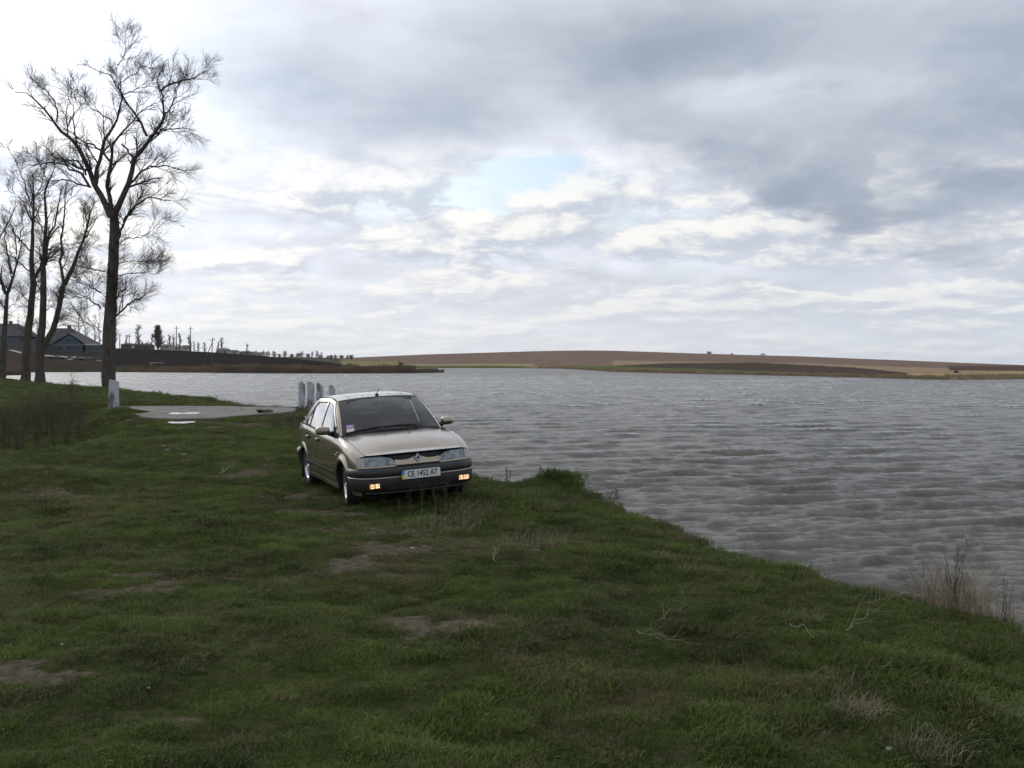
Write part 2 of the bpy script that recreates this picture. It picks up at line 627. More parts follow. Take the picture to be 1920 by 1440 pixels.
# crest foam where the surface stands highest and steepest
std = DZ.std()
foam = sstep(DZ / std + (fbm(X0 * 1.6, Y0 * 3.2, 61, 3) - .5) * 2.2 + (fbm(X0 * .12, Y0 * .12, 66, 2) - .5) * 1.2 + .4 * sstep(RR, 40, 150), 1.6, 2.2)
foam = np.maximum(foam, sstep(fbm(X0 * .5, Y0 * .85, 67, 3), .66, .71) * sstep(DZ / std, .2, .8) * sstep(RR, 30, 75))
foam *= sstep(RR, 14, 60) * .9 + .1

m_water, n, b = new_mat('wind_blown_lake_water')
pos = n.n('ShaderNodeNewGeometry').outputs['Position']
afo = n.n('ShaderNodeAttribute', attribute_name='foam').outputs['Fac']
mp = n.n('ShaderNodeMapping')
n.put(mp.inputs['Vector'], pos)
mp.inputs['Scale'].default_value = (.8, 2.0, 1.0)
mp.inputs['Rotation'].default_value = (0, 0, math.radians(-15))
r1 = n.noise(mp.outputs[0], 4.6, 5, .66)
r2 = n.noise(mp.outputs[0], 17.0, 4, .65)
murk = n.mix(n.ss(n.noise(pos, .08, 3), .35, .65), (.084, .076, .055), (.102, .091, .067))
fo = n.mul(afo, n.ss(n.noise(pos, 6, 4, .7), .28, .5))
n.put(b.inputs['Base Color'], n.mix(fo, murk, (.62, .63, .63)))
n.put(b.inputs['Roughness'], n.add(n.n('ShaderNodeAttribute', attribute_name='chop').outputs['Fac'], n.mul(fo, .4)))
b.inputs['IOR'].default_value = 1.30
bp = n.n('ShaderNodeBump')
bp.inputs['Strength'].default_value = 1.0
bp.inputs['Distance'].default_value = .17
n.put(bp.inputs['Height'], n.add(n.mul(r1, .70), n.mul(r2, .52)))
n.put(b.inputs['Normal'], bp.outputs[0])
lake = mesh_obj('lake_water', wv, grid_faces(len(rows), len(cols)), m_water, smooth=True)
set_attr(lake, 'foam', foam.ravel())
set_attr(lake, 'chop', (.12 + .20 * sstep(RR, 15, 300)).ravel())      # ripples too small to model far out act as roughness
tag(lake, kind='structure')

# ------------------------------------------------------------------ far shores
def far_land(name, table, pxs, nrow, prof, colour, mat_):
    """table rows: photo px, shoreline py, crest py, crest distance; surface rises from the water to the crest and runs on behind it"""
    t = np.array(table, float)
    shore = np.array([G(p, np.interp(p, t[:, 0], t[:, 1]), 0.05) for p in pxs])
    cd = np.interp(pxs, t[:, 0], t[:, 3])
    crest = np.array([P(p, np.interp(p, t[:, 0], t[:, 2]), d) for p, d in zip(pxs, cd)])
    vs = np.linspace(0, 1, nrow)
    V, C = [], []
    s0 = shore.copy()
    s0[:, 2] = -.6
    s0[:, :2] *= .988
    V.append(s0)
    C.append(colour(pxs, np.zeros_like(pxs), s0))
    for v in vs:
        k = v ** 1.25
        p = shore[:, :2] * (1 - k) + crest[:, :2] * k
        z = .12 + (crest[:, 2] - .12) * prof(v)
        q = np.concatenate([p, z[:, None]], 1)
        q[:, 2] += (fbm(p[:, 0] * .06, p[:, 1] * .06, 71, 3) - .5) * .5 * np.sin(v * math.pi)
        V.append(q)
        C.append(colour(pxs, np.full_like(pxs, v), q))
    for m_, dzz in ((1.12, -.2), (1.4, -1.0), (2.2, -6.0)):
        q = crest.copy()
        q[:, :2] *= m_
        q[:, 2] += dzz
        V.append(q)
        C.append(colour(pxs, np.ones_like(pxs), q))
    V = np.concatenate(V)
    o = mesh_obj(name, V, grid_faces(nrow + 4, len(pxs)), mat_, smooth=True)
    set_attr(o, 'tone', np.concatenate(C), 'FLOAT_COLOR')
    tag(o, kind='structure')
    return shore, crest


def land_mat(name, furrow):
    m, n, b = new_mat(name)
    pos = n.n('ShaderNodeNewGeometry').outputs['Position']
    tone = n.n('ShaderNodeAttribute', attribute_name='tone').outputs['Color']
    a = n.noise(pos, .045, 6, .6)
    bb = n.noise(pos, .6, 5, .65)
    c = n.mix(.30, tone, n.mix(n.ss(a, .3, .7), (.35, .34, .33), (.72, .70, .66)), 'OVERLAY')
    c = n.mix(n.mul(n.ss(bb, .35, .7), .6), c, n.vm('SCALE', c, .5))
    wv_ = n.n('ShaderNodeTexWave', wave_type='BANDS', bands_direction='DIAGONAL')
    n.put(wv_.inputs['Vector'], pos)
    wv_.inputs['Scale'].default_value = .12
    wv_.inputs['Distortion'].default_value = 3.0
    c = n.mix(n.mul(wv_.outputs['Fac'], furrow), c, n.vm('SCALE', c, .72))
    n.put(b.inputs['Base Color'], c)
    b.inputs['Roughness'].default_value = .95
    b.inputs['Specular IOR Level'].default_value = 0.0
    return m


m_field = land_mat('ploughed_hillside', .5)
m_field2 = land_mat('dark_field_and_bank', .35)
FAR = [(300, 690, 670, 900), (560, 690, 669, 900), (640, 690, 671.5, 900), (720, 690, 668, 890), (800, 690, 664.5, 880), (950, 690, 660, 850), (1000, 690.5, 658.5, 840), (1050, 691, 657.5, 830),
       (1100, 693.5, 657, 820), (1150, 697, 657.5, 810), (1300, 700.5, 662.5, 800), (1400, 702.5, 665.5, 800), (1500, 704.8, 668, 790), (1600, 707.2, 672, 780), (1740, 711, 677.5, 760),
       (1800, 711.5, 680, 740), (1920, 710.5, 684.5, 720), (2200, 712, 688, 700), (2500, 716, 690, 700)]


def far_colour(pxs, v, q):
    c = np.tile(np.array([.23, .165, .13]), (len(pxs), 1))  # field tones, raised to stand for sunlight falling on the hill
    _, py = np.array([to_px(p) for p in q]).T
    jit = (fbm(q[:, 0] * .02, q[:, 1] * .02, 81, 3) - .5)
    py = py + jit * 2.0
    def put(mask, col):
        c[mask] = col
    put((pxs > 1150) & (py > np.interp(pxs, [1150, 1500, 1920], [676, 681, 695])), (.34, .255, .175))
    sh = np.interp(pxs, [r[0] for r in FAR], [r[1] for r in FAR])
    top = np.interp(pxs, [1040, 1120, 1250, 1420, 1600, 1700, 1760], [692, 687, 681, 679.5, 689, 699, 708])
    put((pxs > 1060) & (pxs < 1762) & (py > top), (.095, .072, .058))
    put((pxs > 1700) & (py > np.interp(pxs, [1700, 1800, 1920], [700, 700, 697])), (.42, .32, .18))
    put((pxs > 1780) & (py > 686) & (py < 695) & (pxs > 1775), (.12, .085, .07))
    gtop = np.interp(pxs, [600, 1000, 1150, 1300, 1500, 1700, 1780], [684, 686, 686, 692, 699, 706.5, 709])
    put((pxs > 700) & (pxs < 1780) & (py > gtop), (.125, .165, .055))
    put((pxs < 1000) & (py > 682.5) & (py < 685.8), (.36, .29, .16))
    put((pxs < 760) & (py > 677) & (py < 684), (.26, .235, .12))
    put((pxs > 980) & (pxs < 1260) & (py > sh - 4), (.32, .25, .15))
    put((py > sh - 1.3), (.13, .10, .065))
    put((pxs < 640), (.10, .095, .08))
    return c


pxs = np.concatenate([np.arange(300, 2100, 6.0), np.arange(2100, 2500, 25.0)])
far_shore, far_crest = far_land('far_hill', FAR, pxs, 90, lambda v: v ** .95, far_colour, m_field)

LEFT = [(-700, 705, 640, 300), (-200, 705, 642, 300), (0, 704.3, 646, 300), (40, 703, 648, 310), (58, 697.6, 650, 330), (200, 697.4, 652.5, 340), (300, 697.8, 655.5, 345), (400, 698.6, 660.5, 350), (500, 699.3, 668, 350),
        (560, 699.6, 673, 348), (600, 699.7, 677.5, 345), (650, 699.7, 684, 335), (700, 699.6, 689.5, 325), (760, 699.4, 694, 310), (800, 699, 696.5, 300), (830, 698.3, 698.0, 290)]


def left_colour(pxs, v, q):
    c = np.tile(np.array([.034, .030, .027]), (len(pxs), 1))
    _, py = np.array([to_px(p) for p in q]).T
    py = py + (fbm(q[:, 0] * .05, q[:, 1] * .05, 85, 3) - .5) * 5
    c[(v > .90)] = (.036, .042, .022)
    m = py > np.interp(pxs, [200, 300, 420, 600, 700], [690, 689, 686, 686, 688])
    c[m] = (.125, .088, .055)
    c[(pxs < 215) & (py > 640)] = (.066, .054, .040)
    c[(pxs < 45)] = (.075, .055, .042)
    c[(pxs > 640) & (v > .3)] = (.17, .14, .075)
    c[py > 696.8] = (.05, .04, .03)
    return c


pxl = np.concatenate([np.arange(-700, -40, 30.0), np.arange(-40, 832, 3.5)])
left_shore, left_crest = far_land('left_shore', LEFT, pxl, 60, lambda v: 1 - (1 - v) ** 1.25, left_colour, m_field2)


def left_z(px, Y):
    """height of the left shore surface at a photo column and a distance"""
    i = int(np.clip(np.searchsorted(pxl, px), 0, len(pxl) - 1))
    k = np.clip((Y - left_shore[i, 1]) / (left_crest[i, 1] - left_shore[i, 1]), 0, 1)
    v = k ** .8
    return .12 + (left_crest[i, 2] - .12) * (1 - (1 - v) ** 1.25)
# ------------------------------------------------------------------ bare trees
def tubes(paths, rads, sides):
    """paths (N,P,3), rads (N,P) -> verts, quads"""
    N, Pn, _ = paths.shape
    t = np.gradient(paths, axis=1)
    t /= np.linalg.norm(t, axis=2, keepdims=True) + 1e-9
    ref = np.zeros_like(t)
    ref[..., 0] = .31
    ref[..., 1] = .87
    ref[..., 2] = .22
    a = np.cross(t, ref)
    a /= np.linalg.norm(a, axis=2, keepdims=True) + 1e-9
    b = np.cross(t, a)
    q = np.arange(sides) * 2 * math.pi / sides
    ring = a[:, :, None, :] * np.cos(q)[None, None, :, None] + b[:, :, None, :] * np.sin(q)[None, None, :, None]
    v = paths[:, :, None, :] + ring * rads[:, :, None, None]
    idx = np.arange(N * Pn * sides).reshape(N, Pn, sides)
    i0, i1 = idx[:, :-1], idx[:, 1:]
    f = np.stack([i0, np.roll(i0, -1, 2), np.roll(i1, -1, 2), i1], -1).reshape(-1, 4)
    return v.reshape(-1, 3), f


class Tubes:
    def __init__(self):
        self.v, self.f, self.n = [], [], 0

    def add(self, paths, rads, sides):
        if len(paths) == 0:
            return
        v, f = tubes(np.asarray(paths), np.asarray(rads), sides)
        self.v.append(v)
        self.f.append(f + self.n)
        self.n += len(v)

    def build(self, name, mat_, parent=None, origin=None):
        v = np.concatenate(self.v)
        if origin is not None:
            v = v - np.asarray(origin)
        return mesh_obj(name, v, np.concatenate(self.f), mat_, parent, smooth=True)


def resample(pts, n):
    pts = np.asarray(pts, float)
    d = np.concatenate([[0], np.cumsum(np.linalg.norm(np.diff(pts, axis=0), axis=1))])
    s = np.linspace(0, d[-1], n)
    return np.stack([np.interp(s, d, pts[:, k]) for k in range(3)], 1)


def spawn(rng, paths, rads, M, len_lo, len_hi, ang, up, n, rfac, t0=.2, rmin=.006, curl=.16, tip=.35):
    """M children on every path; returns paths (N*M,n,3) and radii"""
    N, Pn, _ = paths.shape
    par = np.repeat(np.arange(N), M)
    t = t0 + (1 - t0) * (np.tile((np.arange(M) + .5) / M, N) + rng.uniform(-.5, .5, N * M) / M)
    t = np.clip(t, 0, .999)
    fi = t * (Pn - 1)
    i = fi.astype(int)
    fr = (fi - i)[:, None]
    p0 = paths[par, i] * (1 - fr) + paths[par, i + 1] * fr
    d0 = paths[par, i + 1] - paths[par, i]
    d0 /= np.linalg.norm(d0, axis=1, keepdims=True) + 1e-9
    r0 = rads[par, i] * (1 - fr[:, 0]) + rads[par, i + 1] * fr[:, 0]
    rv = rng.normal(size=(N * M, 3))
    side = rv - (rv * d0).sum(1, keepdims=True) * d0
    side /= np.linalg.norm(side, axis=1, keepdims=True) + 1e-9
    a = np.radians(rng.uniform(ang[0], ang[1], N * M))[:, None]
    d = d0 * np.cos(a) + side * np.sin(a)
    d[:, 2] += up
    d /= np.linalg.norm(d, axis=1, keepdims=True)
    L = rng.uniform(len_lo, len_hi, N * M) * (1.15 - .80 * t)
    pth = np.zeros((N * M, n, 3))
    pth[:, 0] = p0
    for k in range(1, n):
        d = d + rng.normal(size=d.shape) * curl
        d[:, 2] += up * .25
        d /= np.linalg.norm(d, axis=1, keepdims=True)
        pth[:, k] = pth[:, k - 1] + d * (L / (n - 1))[:, None]
    rs = np.maximum(r0 * rfac, rmin)[:, None] * np.linspace(1, tip, n)[None, :]
    return pth, rs


def bark(name, col, var=.35):
    m, n, b = new_mat(name)
    tc = n.n('ShaderNodeTexCoord').outputs['Object']
    mp = n.n('ShaderNodeMapping')
    n.put(mp.inputs['Vector'], tc)
    mp.inputs['Scale'].default_value = (5, 5, .9)
    a = n.noise(mp.outputs[0], 2.2, 8, .65)
    c = n.noise(tc, .45, 4)
    colr = n.mix(n.ss(a, .35, .65), tuple(x * (1 - var) for x in col), tuple(x * (1 + var) for x in col))
    colr = n.mix(n.mul(n.ss(c, .5, .7), .5), colr, (col[0] * .8, col[1] * 1.15, col[2] * .7))
    n.put(b.inputs['Base Color'], colr)
    b.inputs['Roughness'].default_value = .9
    b.inputs['Specular IOR Level'].default_value = 0.05
    bp = n.n('ShaderNodeBump')
    bp.inputs['Strength'].default_value = .9
    bp.inputs['Distance'].default_value = .05
    n.put(bp.inputs['Height'], a)
    n.put(b.inputs['Normal'], bp.outputs[0])
    return m


m_bark = bark('furrowed_grey_bark', (.080, .071, .060))
m_twig = bark('dark_twig_bark', (.078, .068, .060))
m_sapl = bark('brown_sapling_bark', (.095, .078, .062))
m_pale = bark('pale_far_bark', (.15, .128, .11))


def z2(l):
    return [(x / 3.79, 40 + y / 3.79) for x, y in l]


def z3(l):
    return [(x / 4.236, 400 + y / 4.236) for x, y in l]


def big_tree(name, label, base_px, Y, trunk, limbs, seed, dens=1.0, lens=1.0, group=None):
    """trunk / limbs: (photo polyline, start radius, end radius, depth swing in metres)"""
    rng = np.random.default_rng(seed)
    bz = float(ground_z(*P(base_px[0], base_px[1], Y)[:2]))
    base = P(base_px[0], base_px[1], Y)
    base[2] = bz - .12
    root = empty(name, base)
    tag(root, label, 'tree', group)

    def lift(pl, swing, n):
        pts = np.array([P(a, b_, Y) for a, b_ in pl])
        pts = resample(pts, n)
        pts[:, 1] += np.linspace(0, 1, n) ** 1.2 * swing + (rng.normal(size=n).cumsum() * .05)
        return pts
    T, Lm = Tubes(), []
    for pl, r0, r1, sw in trunk:
        pts = lift(pl, sw, 16)
        r = np.linspace(r0, r1, 16) * (1 + rng.normal(0, .03, 16))
        T.add(pts[None], r[None], 14)
        Lm.append((pts, r))
    # root flare
    pl, r0, r1, sw = trunk[0]
    p0 = np.array(base)
    for k in range(7):
        q = k / 7 * 6.283 + rng.uniform(-.3, .3)
        e = p0 + np.array([math.cos(q), math.sin(q), 0]) * r0 * rng.uniform(1.4, 2.0)
        e[2] -= .12
        s = p0 + np.array([math.cos(q), math.sin(q), 0]) * r0 * .5
        s[2] += r0 * 2.2
        T.add(resample([s, p0 * .45 + e * .55 + np.array([0, 0, r0 * .45]), e], 6)[None], np.linspace(r0 * .42, r0 * .22, 6)[None], 8)
    T.build('trunk', m_bark, root, base)
    lp, lr = [], []
    Bt = Tubes()
    for pl, r0, r1, sw in limbs:
        pts = resample(lift(pl, sw, 40)[:37], 14)
        pts[1:-1] += rng.normal(0, .05, (12, 3))
        r = np.linspace(r0, r1, 14) * .74
        lp.append(pts)
        lr.append(r)
    for p_, r_ in zip(lp, lr):
        Bt = Tubes()
        Bt.add(p_[None], r_[None], 8)
        Bt.build('limb', m_bark, root, base)
    for p, r in Lm:                                    # slim leaders carry branches to their tips
        if r[-1] < .05:
            lp.append(resample(p[6:], 14))
            lr.append(np.interp(np.linspace(6, 15, 14), np.arange(16), r))
    lp, lr = np.array(lp), np.array(lr)
    # branches and twigs
    C = Tubes()
    b1, r1_ = spawn(rng, lp, lr, int(9 * dens), 1.0 * lens, 3.0 * lens, (24, 55), .16, 8, .5, .12, .014, .11)
    C.add(b1, r1_, 5)
    tp = np.array([resample(p, 14) for p, r in Lm])
    tr = np.array([np.interp(np.linspace(0, 1, 14), np.linspace(0, 1, len(r)), r) for p, r in Lm])
    b1t, r1t = spawn(rng, tp, tr * .12, int(20 * dens), .4 * lens, 1.5 * lens, (45, 85), .12, 8, .8, .35, .012)
    C.add(b1t, r1t, 4)
    b1, r1_ = np.concatenate([b1, b1t]), np.concatenate([r1_, r1t])
    b2, r2_ = spawn(rng, b1, r1_, int(7 * dens), .7 * lens, 1.7 * lens, (20, 50), .10, 6, .6, .15, .009, .10)
    C.add(b2, r2_, 4)
    b3, r3_ = spawn(rng, b2, r2_, 8, .35 * lens, 1.0 * lens, (20, 50), .08, 4, .7, .1, .0062, .09, .6)
    C.add(b3, r3_, 3)
    tips = lp[:, -5:]
    b4, r4_ = spawn(rng, tips, lr[:, -5:], 9, .3 * lens, .9 * lens, (15, 55), .15, 5, .6, 0, .008)
    C.add(b4, r4_, 3)
    C.build('crown', m_twig, root, base)
    return root


TREE1_TRUNK = [(([(205, 727), (204.5, 690), (204, 650)] + z3([(865, 1050), (868, 850), (875, 600), (885, 400), (895, 150)]) + z2([(800, 1420), (800, 1370)])), .47, .30, .3)]
TREE1_LIMBS = [
    (z2([(790, 1390), (740, 1260), (680, 1180), (640, 1060), (570, 900), (480, 820), (400, 720), (320, 620), (270, 540), (150, 530), (60, 490)]), .30, .03, -1.0),
    (z2([(670, 1170), (690, 1050), (720, 930), (740, 830), (800, 720), (820, 600), (850, 520), (840, 480), (830, 390), (812, 320), (812, 270)]), .21, .02, 1.2),
    (z2([(800, 1400), (785, 1230), (785, 1100), (815, 1000), (850, 870), (950, 760), (1100, 650), (1250, 600)]), .22, .02, -1.6),
    (z2([(805, 1390), (860, 1250), (920, 1150), (940, 1000), (1000, 900), (1060, 820), (1130, 730), (1160, 650), (1130, 500), (1090, 400), (1140, 250)]), .30, .03, .8),
    (z2([(1060, 820), (1170, 780), (1290, 760), (1350, 770), (1420, 800)]), .09, .02, -.8),
    (z2([(1130, 495), (1230, 440), (1330, 400), (1400, 360), (1490, 310)]), .11, .02, .8),
    (z2([(1040, 810), (960, 670), (870, 540), (830, 480), (770, 370), (640, 320), (560, 260)]), .13, .015, 1.4),
    (z2([(860, 530), (960, 500), (1080, 470), (1180, 420)]), .06, .012, -1.0),
    (z2([(1150, 690), (1240, 620), (1290, 500), (1390, 420)]), .09, .012, -1.3),
    (z2([(930, 1150), (1000, 1080), (1100, 1030), (1210, 1040), (1330, 1085), (1410, 1040)]), .12, .015, -1.2),
    (z2([(640, 1180), (600, 1090), (520, 1050), (400, 1020), (300, 1040), (230, 1110)]), .13, .02, -1.4),
    (z2([(610, 1090), (560, 1010), (470, 960), (380, 970), (280, 920), (200, 860)]), .10, .015, 1.6),
    (z2([(795, 1010), (730, 930), (640, 870), (540, 830), (430, 740), (330, 700)]), .12, .015, 1.8),
    (z2([(540, 830), (560, 720), (580, 650), (540, 550), (440, 500)]), .07, .012, -1.5),
    (z2([(400, 715), (400, 620), (340, 520), (230, 430), (140, 360)]), .08, .012, 1.2),
    (z2([(860, 870), (900, 930), (950, 980)]), .08, .06, .5),
    (z2([(830, 310), (900, 230), (940, 120)]), .05, .01, -.7),
    (z2([(840, 470), (930, 400), (1030, 330), (1110, 350)]), .05, .01, -.9),
    (z2([(790, 700), (690, 650), (600, 540), (500, 440)]), .06, .01, -1.9),
    (z2([(885, 1410), (940, 1340), (1000, 1280), (1080, 1250), (1190, 1280), (1270, 1285)]), .12, .03, -.9),
    (z2([(650, 1180), (540, 1150), (470, 1120), (360, 1200), (240, 1290)]), .09, .015, -1.2),
    (z3([(830, 460), (720, 440), (620, 420)]), .07, .02, -.6), (z3([(810, 630), (700, 570), (590, 530)]), .08, .02, .7),
    (z3([(800, 760), (700, 670), (600, 665), (530, 680)]), .08, .02, -.6), (z3([(805, 940), (740, 890), (640, 860), (590, 830)]), .05, .015, .5),
    (z3([(930, 410), (1000, 380), (1100, 380), (1180, 385), (1280, 360)]), .05, .012, -.5), (z3([(930, 490), (1010, 480), (1100, 465), (1200, 475), (1300, 420)]), .05, .012, .5),
    (z3([(915, 720), (960, 630), (1030, 600)]), .07, .05, -.3), (z3([(900, 850), (960, 780), (1060, 690), (1165, 660)]), .11, .05, -.4),
    (z3([(940, 240), (1010, 200), (1130, 185), (1200, 130), (1310, 10)]), .05, .012, .6), (z3([(930, 220), (960, 110), (1000, 0), (1060, -60)]), .14, .08, .5)]
big_tree('poplar_tree', 'tallest bare tree with thick forked trunk, behind the lone whitewashed post', (205, 726), 70.0, TREE1_TRUNK, TREE1_LIMBS, 101)

TREE2_TRUNK = [(([(49, 716)] + z3([(200, 1200), (210, 1000), (240, 700), (262, 540)])), .34, .23, 0), (z3([(262, 545), (240, 400), (245, 200), (250, 0), (245, -150), (235, -330)]), .22, .025, .6)]
TREE2_LIMBS = [(z3([(265, 540), (330, 420), (400, 200), (470, 60), (520, -120), (560, -250)]), .20, .03, -.8), (z3([(225, 700), (150, 610), (60, 540)]), .06, .02, -.6), (z3([(245, 470), (160, 400), (80, 330), (20, 200)]), .08, .02, .8),
               (z3([(243, 300), (160, 200), (100, 90), (60, 20)]), .09, .02, -1.0), (z3([(250, 60), (180, -80), (80, -190), (10, -260)]), .08, .015, .9), (z3([(250, 420), (330, 330), (420, 290)]), .06, .015, 1.0),
               (z3([(240, -120), (200, -290), (150, -420), (90, -560)]), .07, .012, -.8), (z3([(245, -60), (320, -220), (350, -380), (400, -500)]), .07, .012, .8), (z3([(330, 420), (300, 280), (320, 100)]), .07, .02, .5)]
big_tree('poplar_tree', 'slim bare tree forking low, second trunk from the tallest tree', (48, 716), 82.0, TREE2_TRUNK, TREE2_LIMBS, 102, .85, .85)
TREE3_TRUNK = [(([(76, 719)] + z3([(312, 1200), (312, 1080), (332, 900), (345, 700), (345, 450), (362, 200), (380, 0), (345, -130), (395, -260), (440, -380)])), .37, .025, .3),
               (z3([(320, 1120), (370, 1020), (430, 920), (500, 680), (515, 580)]), .24, .18, -.4), (z3([(512, 570), (600, 400), (680, 200), (740, 0), (770, -90)]), .18, .025, -.6)]
TREE3_LIMBS = [(z3([(512, 570), (465, 400), (462, 200), (480, 0), (470, -200), (500, -330)]), .16, .04, .7), (z3([(345, 700), (300, 600), (270, 480)]), .06, .02, .4), (z3([(350, 780), (420, 730), (480, 690)]), .05, .02, -.4),
               (z3([(350, 420), (400, 250), (450, 150)]), .12, .02, -.9), (z3([(600, 400), (660, 300), (760, 220)]), .08, .015, .7), (z3([(465, 380), (400, 380), (360, 370)]), .05, .02, -.5), (z3([(470, 240), (560, 245), (640, 240)]), .04, .01, .4),
               (z3([(365, 180), (300, 60), (250, -60), (200, -150)]), .08, .015, .9), (z3([(385, -240), (330, -360), (290, -480)]), .06, .012, -.7), (z3([(540, 520), (620, 480), (690, 440)]), .04, .01, .3), (z3([(690, 190), (700, 60), (680, -60)]), .06, .012, -.4),
               (z3([(480, -20), (560, -140), (600, -260)]), .06, .012, -.7)]
big_tree('poplar_tree', 'twin stemmed bare tree leaning apart, next to the tallest tree', (75, 718.5), 79.0, TREE3_TRUNK, TREE3_LIMBS, 103, .85, .85)
TREE4_TRUNK = [(([(4, 711)] + z3([(25, 1100), (30, 900), (42, 650), (95, 480), (130, 330), (155, 200)])), .32, .03, .4)]
TREE4_LIMBS = [(z3([(45, 640), (0, 500), (-40, 350), (-60, 150), (-60, -20)]), .2, .04, -.6), (z3([(95, 480), (60, 350), (20, 240), (10, 60)]), .13, .03, .7), (z3([(150, 230), (190, 100), (210, -60)]), .08, .02, -.6), (z3([(130, 330), (110, 180), (60, 60), (40, -90)]), .09, .02, .9),
               (z3([(60, 760), (120, 700), (160, 650)]), .05, .015, .4)]
big_tree('poplar_tree', 'bare tree with low spreading fork beside the dark boat', (5, 711), 96.0, TREE4_TRUNK, TREE4_LIMBS, 104, .9, 1.0)
TREE5_TRUNK = [([(-70, 712), (-66, 640), (-62, 560), (-50, 470), (-46, 380)], .45, .12, .4)]
TREE5_LIMBS = [([(-62, 560), (-20, 490), (10, 420), (30, 360)], .18, .03, .6), ([(-50, 480), (-80, 400), (-100, 330)], .15, .03, .5), ([(-46, 400), (-20, 340), (0, 300)], .1, .02, -.6), ([(-64, 600), (-30, 570), (5, 560)], .08, .02, -.5)]
big_tree('poplar_tree', 'bare tree whose branches reach in past the low forked tree', (-70, 712), 92.0, TREE5_TRUNK, TREE5_LIMBS, 105, .85, .95)


def small_tree(name, label, loc, H, Wd, seed, m_, n1=14, n2=5, n3=4, rt=.16, narrow=False, rmin=.02, cat='tree', group=None, stems=1, t0=.18):
    rng = np.random.default_rng(seed)
    root = empty(name, loc)
    tag(root, label, cat, group)
    T, C = Tubes(), Tubes()
    for s in range(stems):
        lean = rng.normal(0, .10 if stems > 1 else .04, 2)
        off = rng.normal(0, .05 * Wd, 2) if stems > 1 else np.zeros(2)
        h = H * rng.uniform(.75, 1) if stems > 1 else H
        tr = resample([(off[0], off[1], -.1), (off[0] + lean[0] * h * .5, off[1] + lean[1] * h * .5, h * .5), (off[0] + lean[0] * h, off[1] + lean[1] * h, h * .95)], 10)
        tr[1:, :2] += rng.normal(0, .012 * H, (9, 2))
        rad = np.linspace(rt, rt * .15, 10)
        T.add(tr[None], rad[None], 6)
        ang = (14, 34) if narrow else (30, 65)
        b1, r1 = spawn(rng, tr[None], rad[None], n1, Wd * .5, Wd * .95 if not narrow else H * .45, ang, .18, 6, .5, t0, rmin)
        C.add(b1, r1, 4)
        b2, r2 = spawn(rng, b1, r1, n2, Wd * .25, Wd * .5, (20, 55) if not narrow else (12, 35), .2, 5, .6, .15, rmin * .8)
        C.add(b2, r2, 3)
        if n3:
            b3, r3 = spawn(rng, b2, r2, n3, Wd * .12, Wd * .28, (20, 55), .15, 4, .7, .1, rmin * .65, .12, .6)
            C.add(b3, r3, 3)
    T.build('trunk', m_, root)
    C.build('crown', m_, root)
    return root


# bare brush in the ditch, left of the whitewashed post
def brush(name, label, px, py, H, Wd, seed, stems, m_, group=None, z=None, cat='shrub', twigs=(9, 4, 3), rt=.012, rmin=.003):
    g = G(px, py, 1.0 if z is None else z)
    zz = float(ground_z(g[0], g[1]))
    return small_tree(name, label, (g[0], g[1], zz), H, Wd, seed, m_, twigs[0], twigs[1], twigs[2], rt, False, rmin, cat, group, stems, .25)


DG = 'bare bushes growing in the ditch'
for i, (px, py, Y, H, Wd, st) in enumerate([(8, 812, 27, 1.5, .9, 12), (38, 806, 28.5, 1.4, .9, 12), (70, 800, 30, 1.7, 1.0, 12), (98, 798, 30.5, 1.6, 1.0, 12), (122, 794, 31.5, 1.5, 1.0, 10), (150, 790, 32.5, 1.2, .8, 9), (50, 780, 34, 1.2, .9, 8), (90, 775, 35, 1.2, .9, 8)]):
    p = P(px, py, Y)
    small_tree('bare_bush', 'bare brown bush rooted in the ditch below the whitewashed post', (p[0], p[1], float(ground_z(p[0], p[1]))), H, Wd, 200 + i, m_sapl, 6, 3, 2, .009, False, .003, 'bush', DG, st, .25)
p = P(122, 770, 33)
small_tree('sapling', 'tall bare sapling rising above the ditch bushes', (p[0], p[1], float(ground_z(p[0], p[1]))), 2.3, .9, 231, m_sapl, 9, 4, 3, .028, False, .006, 'sapling', None, 2, .35)

# weeds by the car and along the bank edge
m_weed = bark('dry_weed_stalk', (.105, .085, .062))
m_straw = mat('bleached_straw', (.19, .16, .10), .85, var=.35, scale=9)
m_pstraw = mat('pale_reed_straw', (.26, .215, .15), .85, var=.3, scale=9)
m_reed = mat('dry_shore_reed', (.27, .205, .125), .9, var=.35, scale=.25)
brush('bank_shrub', 'small bare shrub on the bank edge beside the grassy knoll', 1148, 917, .50, .26, 240, 4, m_weed, twigs=(6, 3, 2), rt=.009, rmin=.0028)
brush('weed_stalk', 'seedy dry weed on the bank edge just beyond the car bumper', 952, 890, .36, .12, 241, 3, m_weed, cat='weed', twigs=(8, 3, 2), rt=.006, rmin=.003)
brush('weed_stalk', 'thin brown weed between the knoll and the seedy weed', 1003, 893, .24, .10, 242, 3, m_weed, cat='weed', twigs=(5, 3, 0), rt=.004, rmin=.0025)
brush('weed_stalk', 'tangled reddish weed on the sloping edge below the bare shrub', 1245, 955, .26, .26, 243, 7, m_weed, cat='weed', twigs=(6, 3, 2), rt=.004, rmin=.002)
brush('weed_stalk', 'tall thin pair of dry stalks behind the grassy knoll', 1098, 905, .42, .07, 244, 2, m_weed, cat='weed', twigs=(3, 2, 0), rt=.004, rmin=.0025)
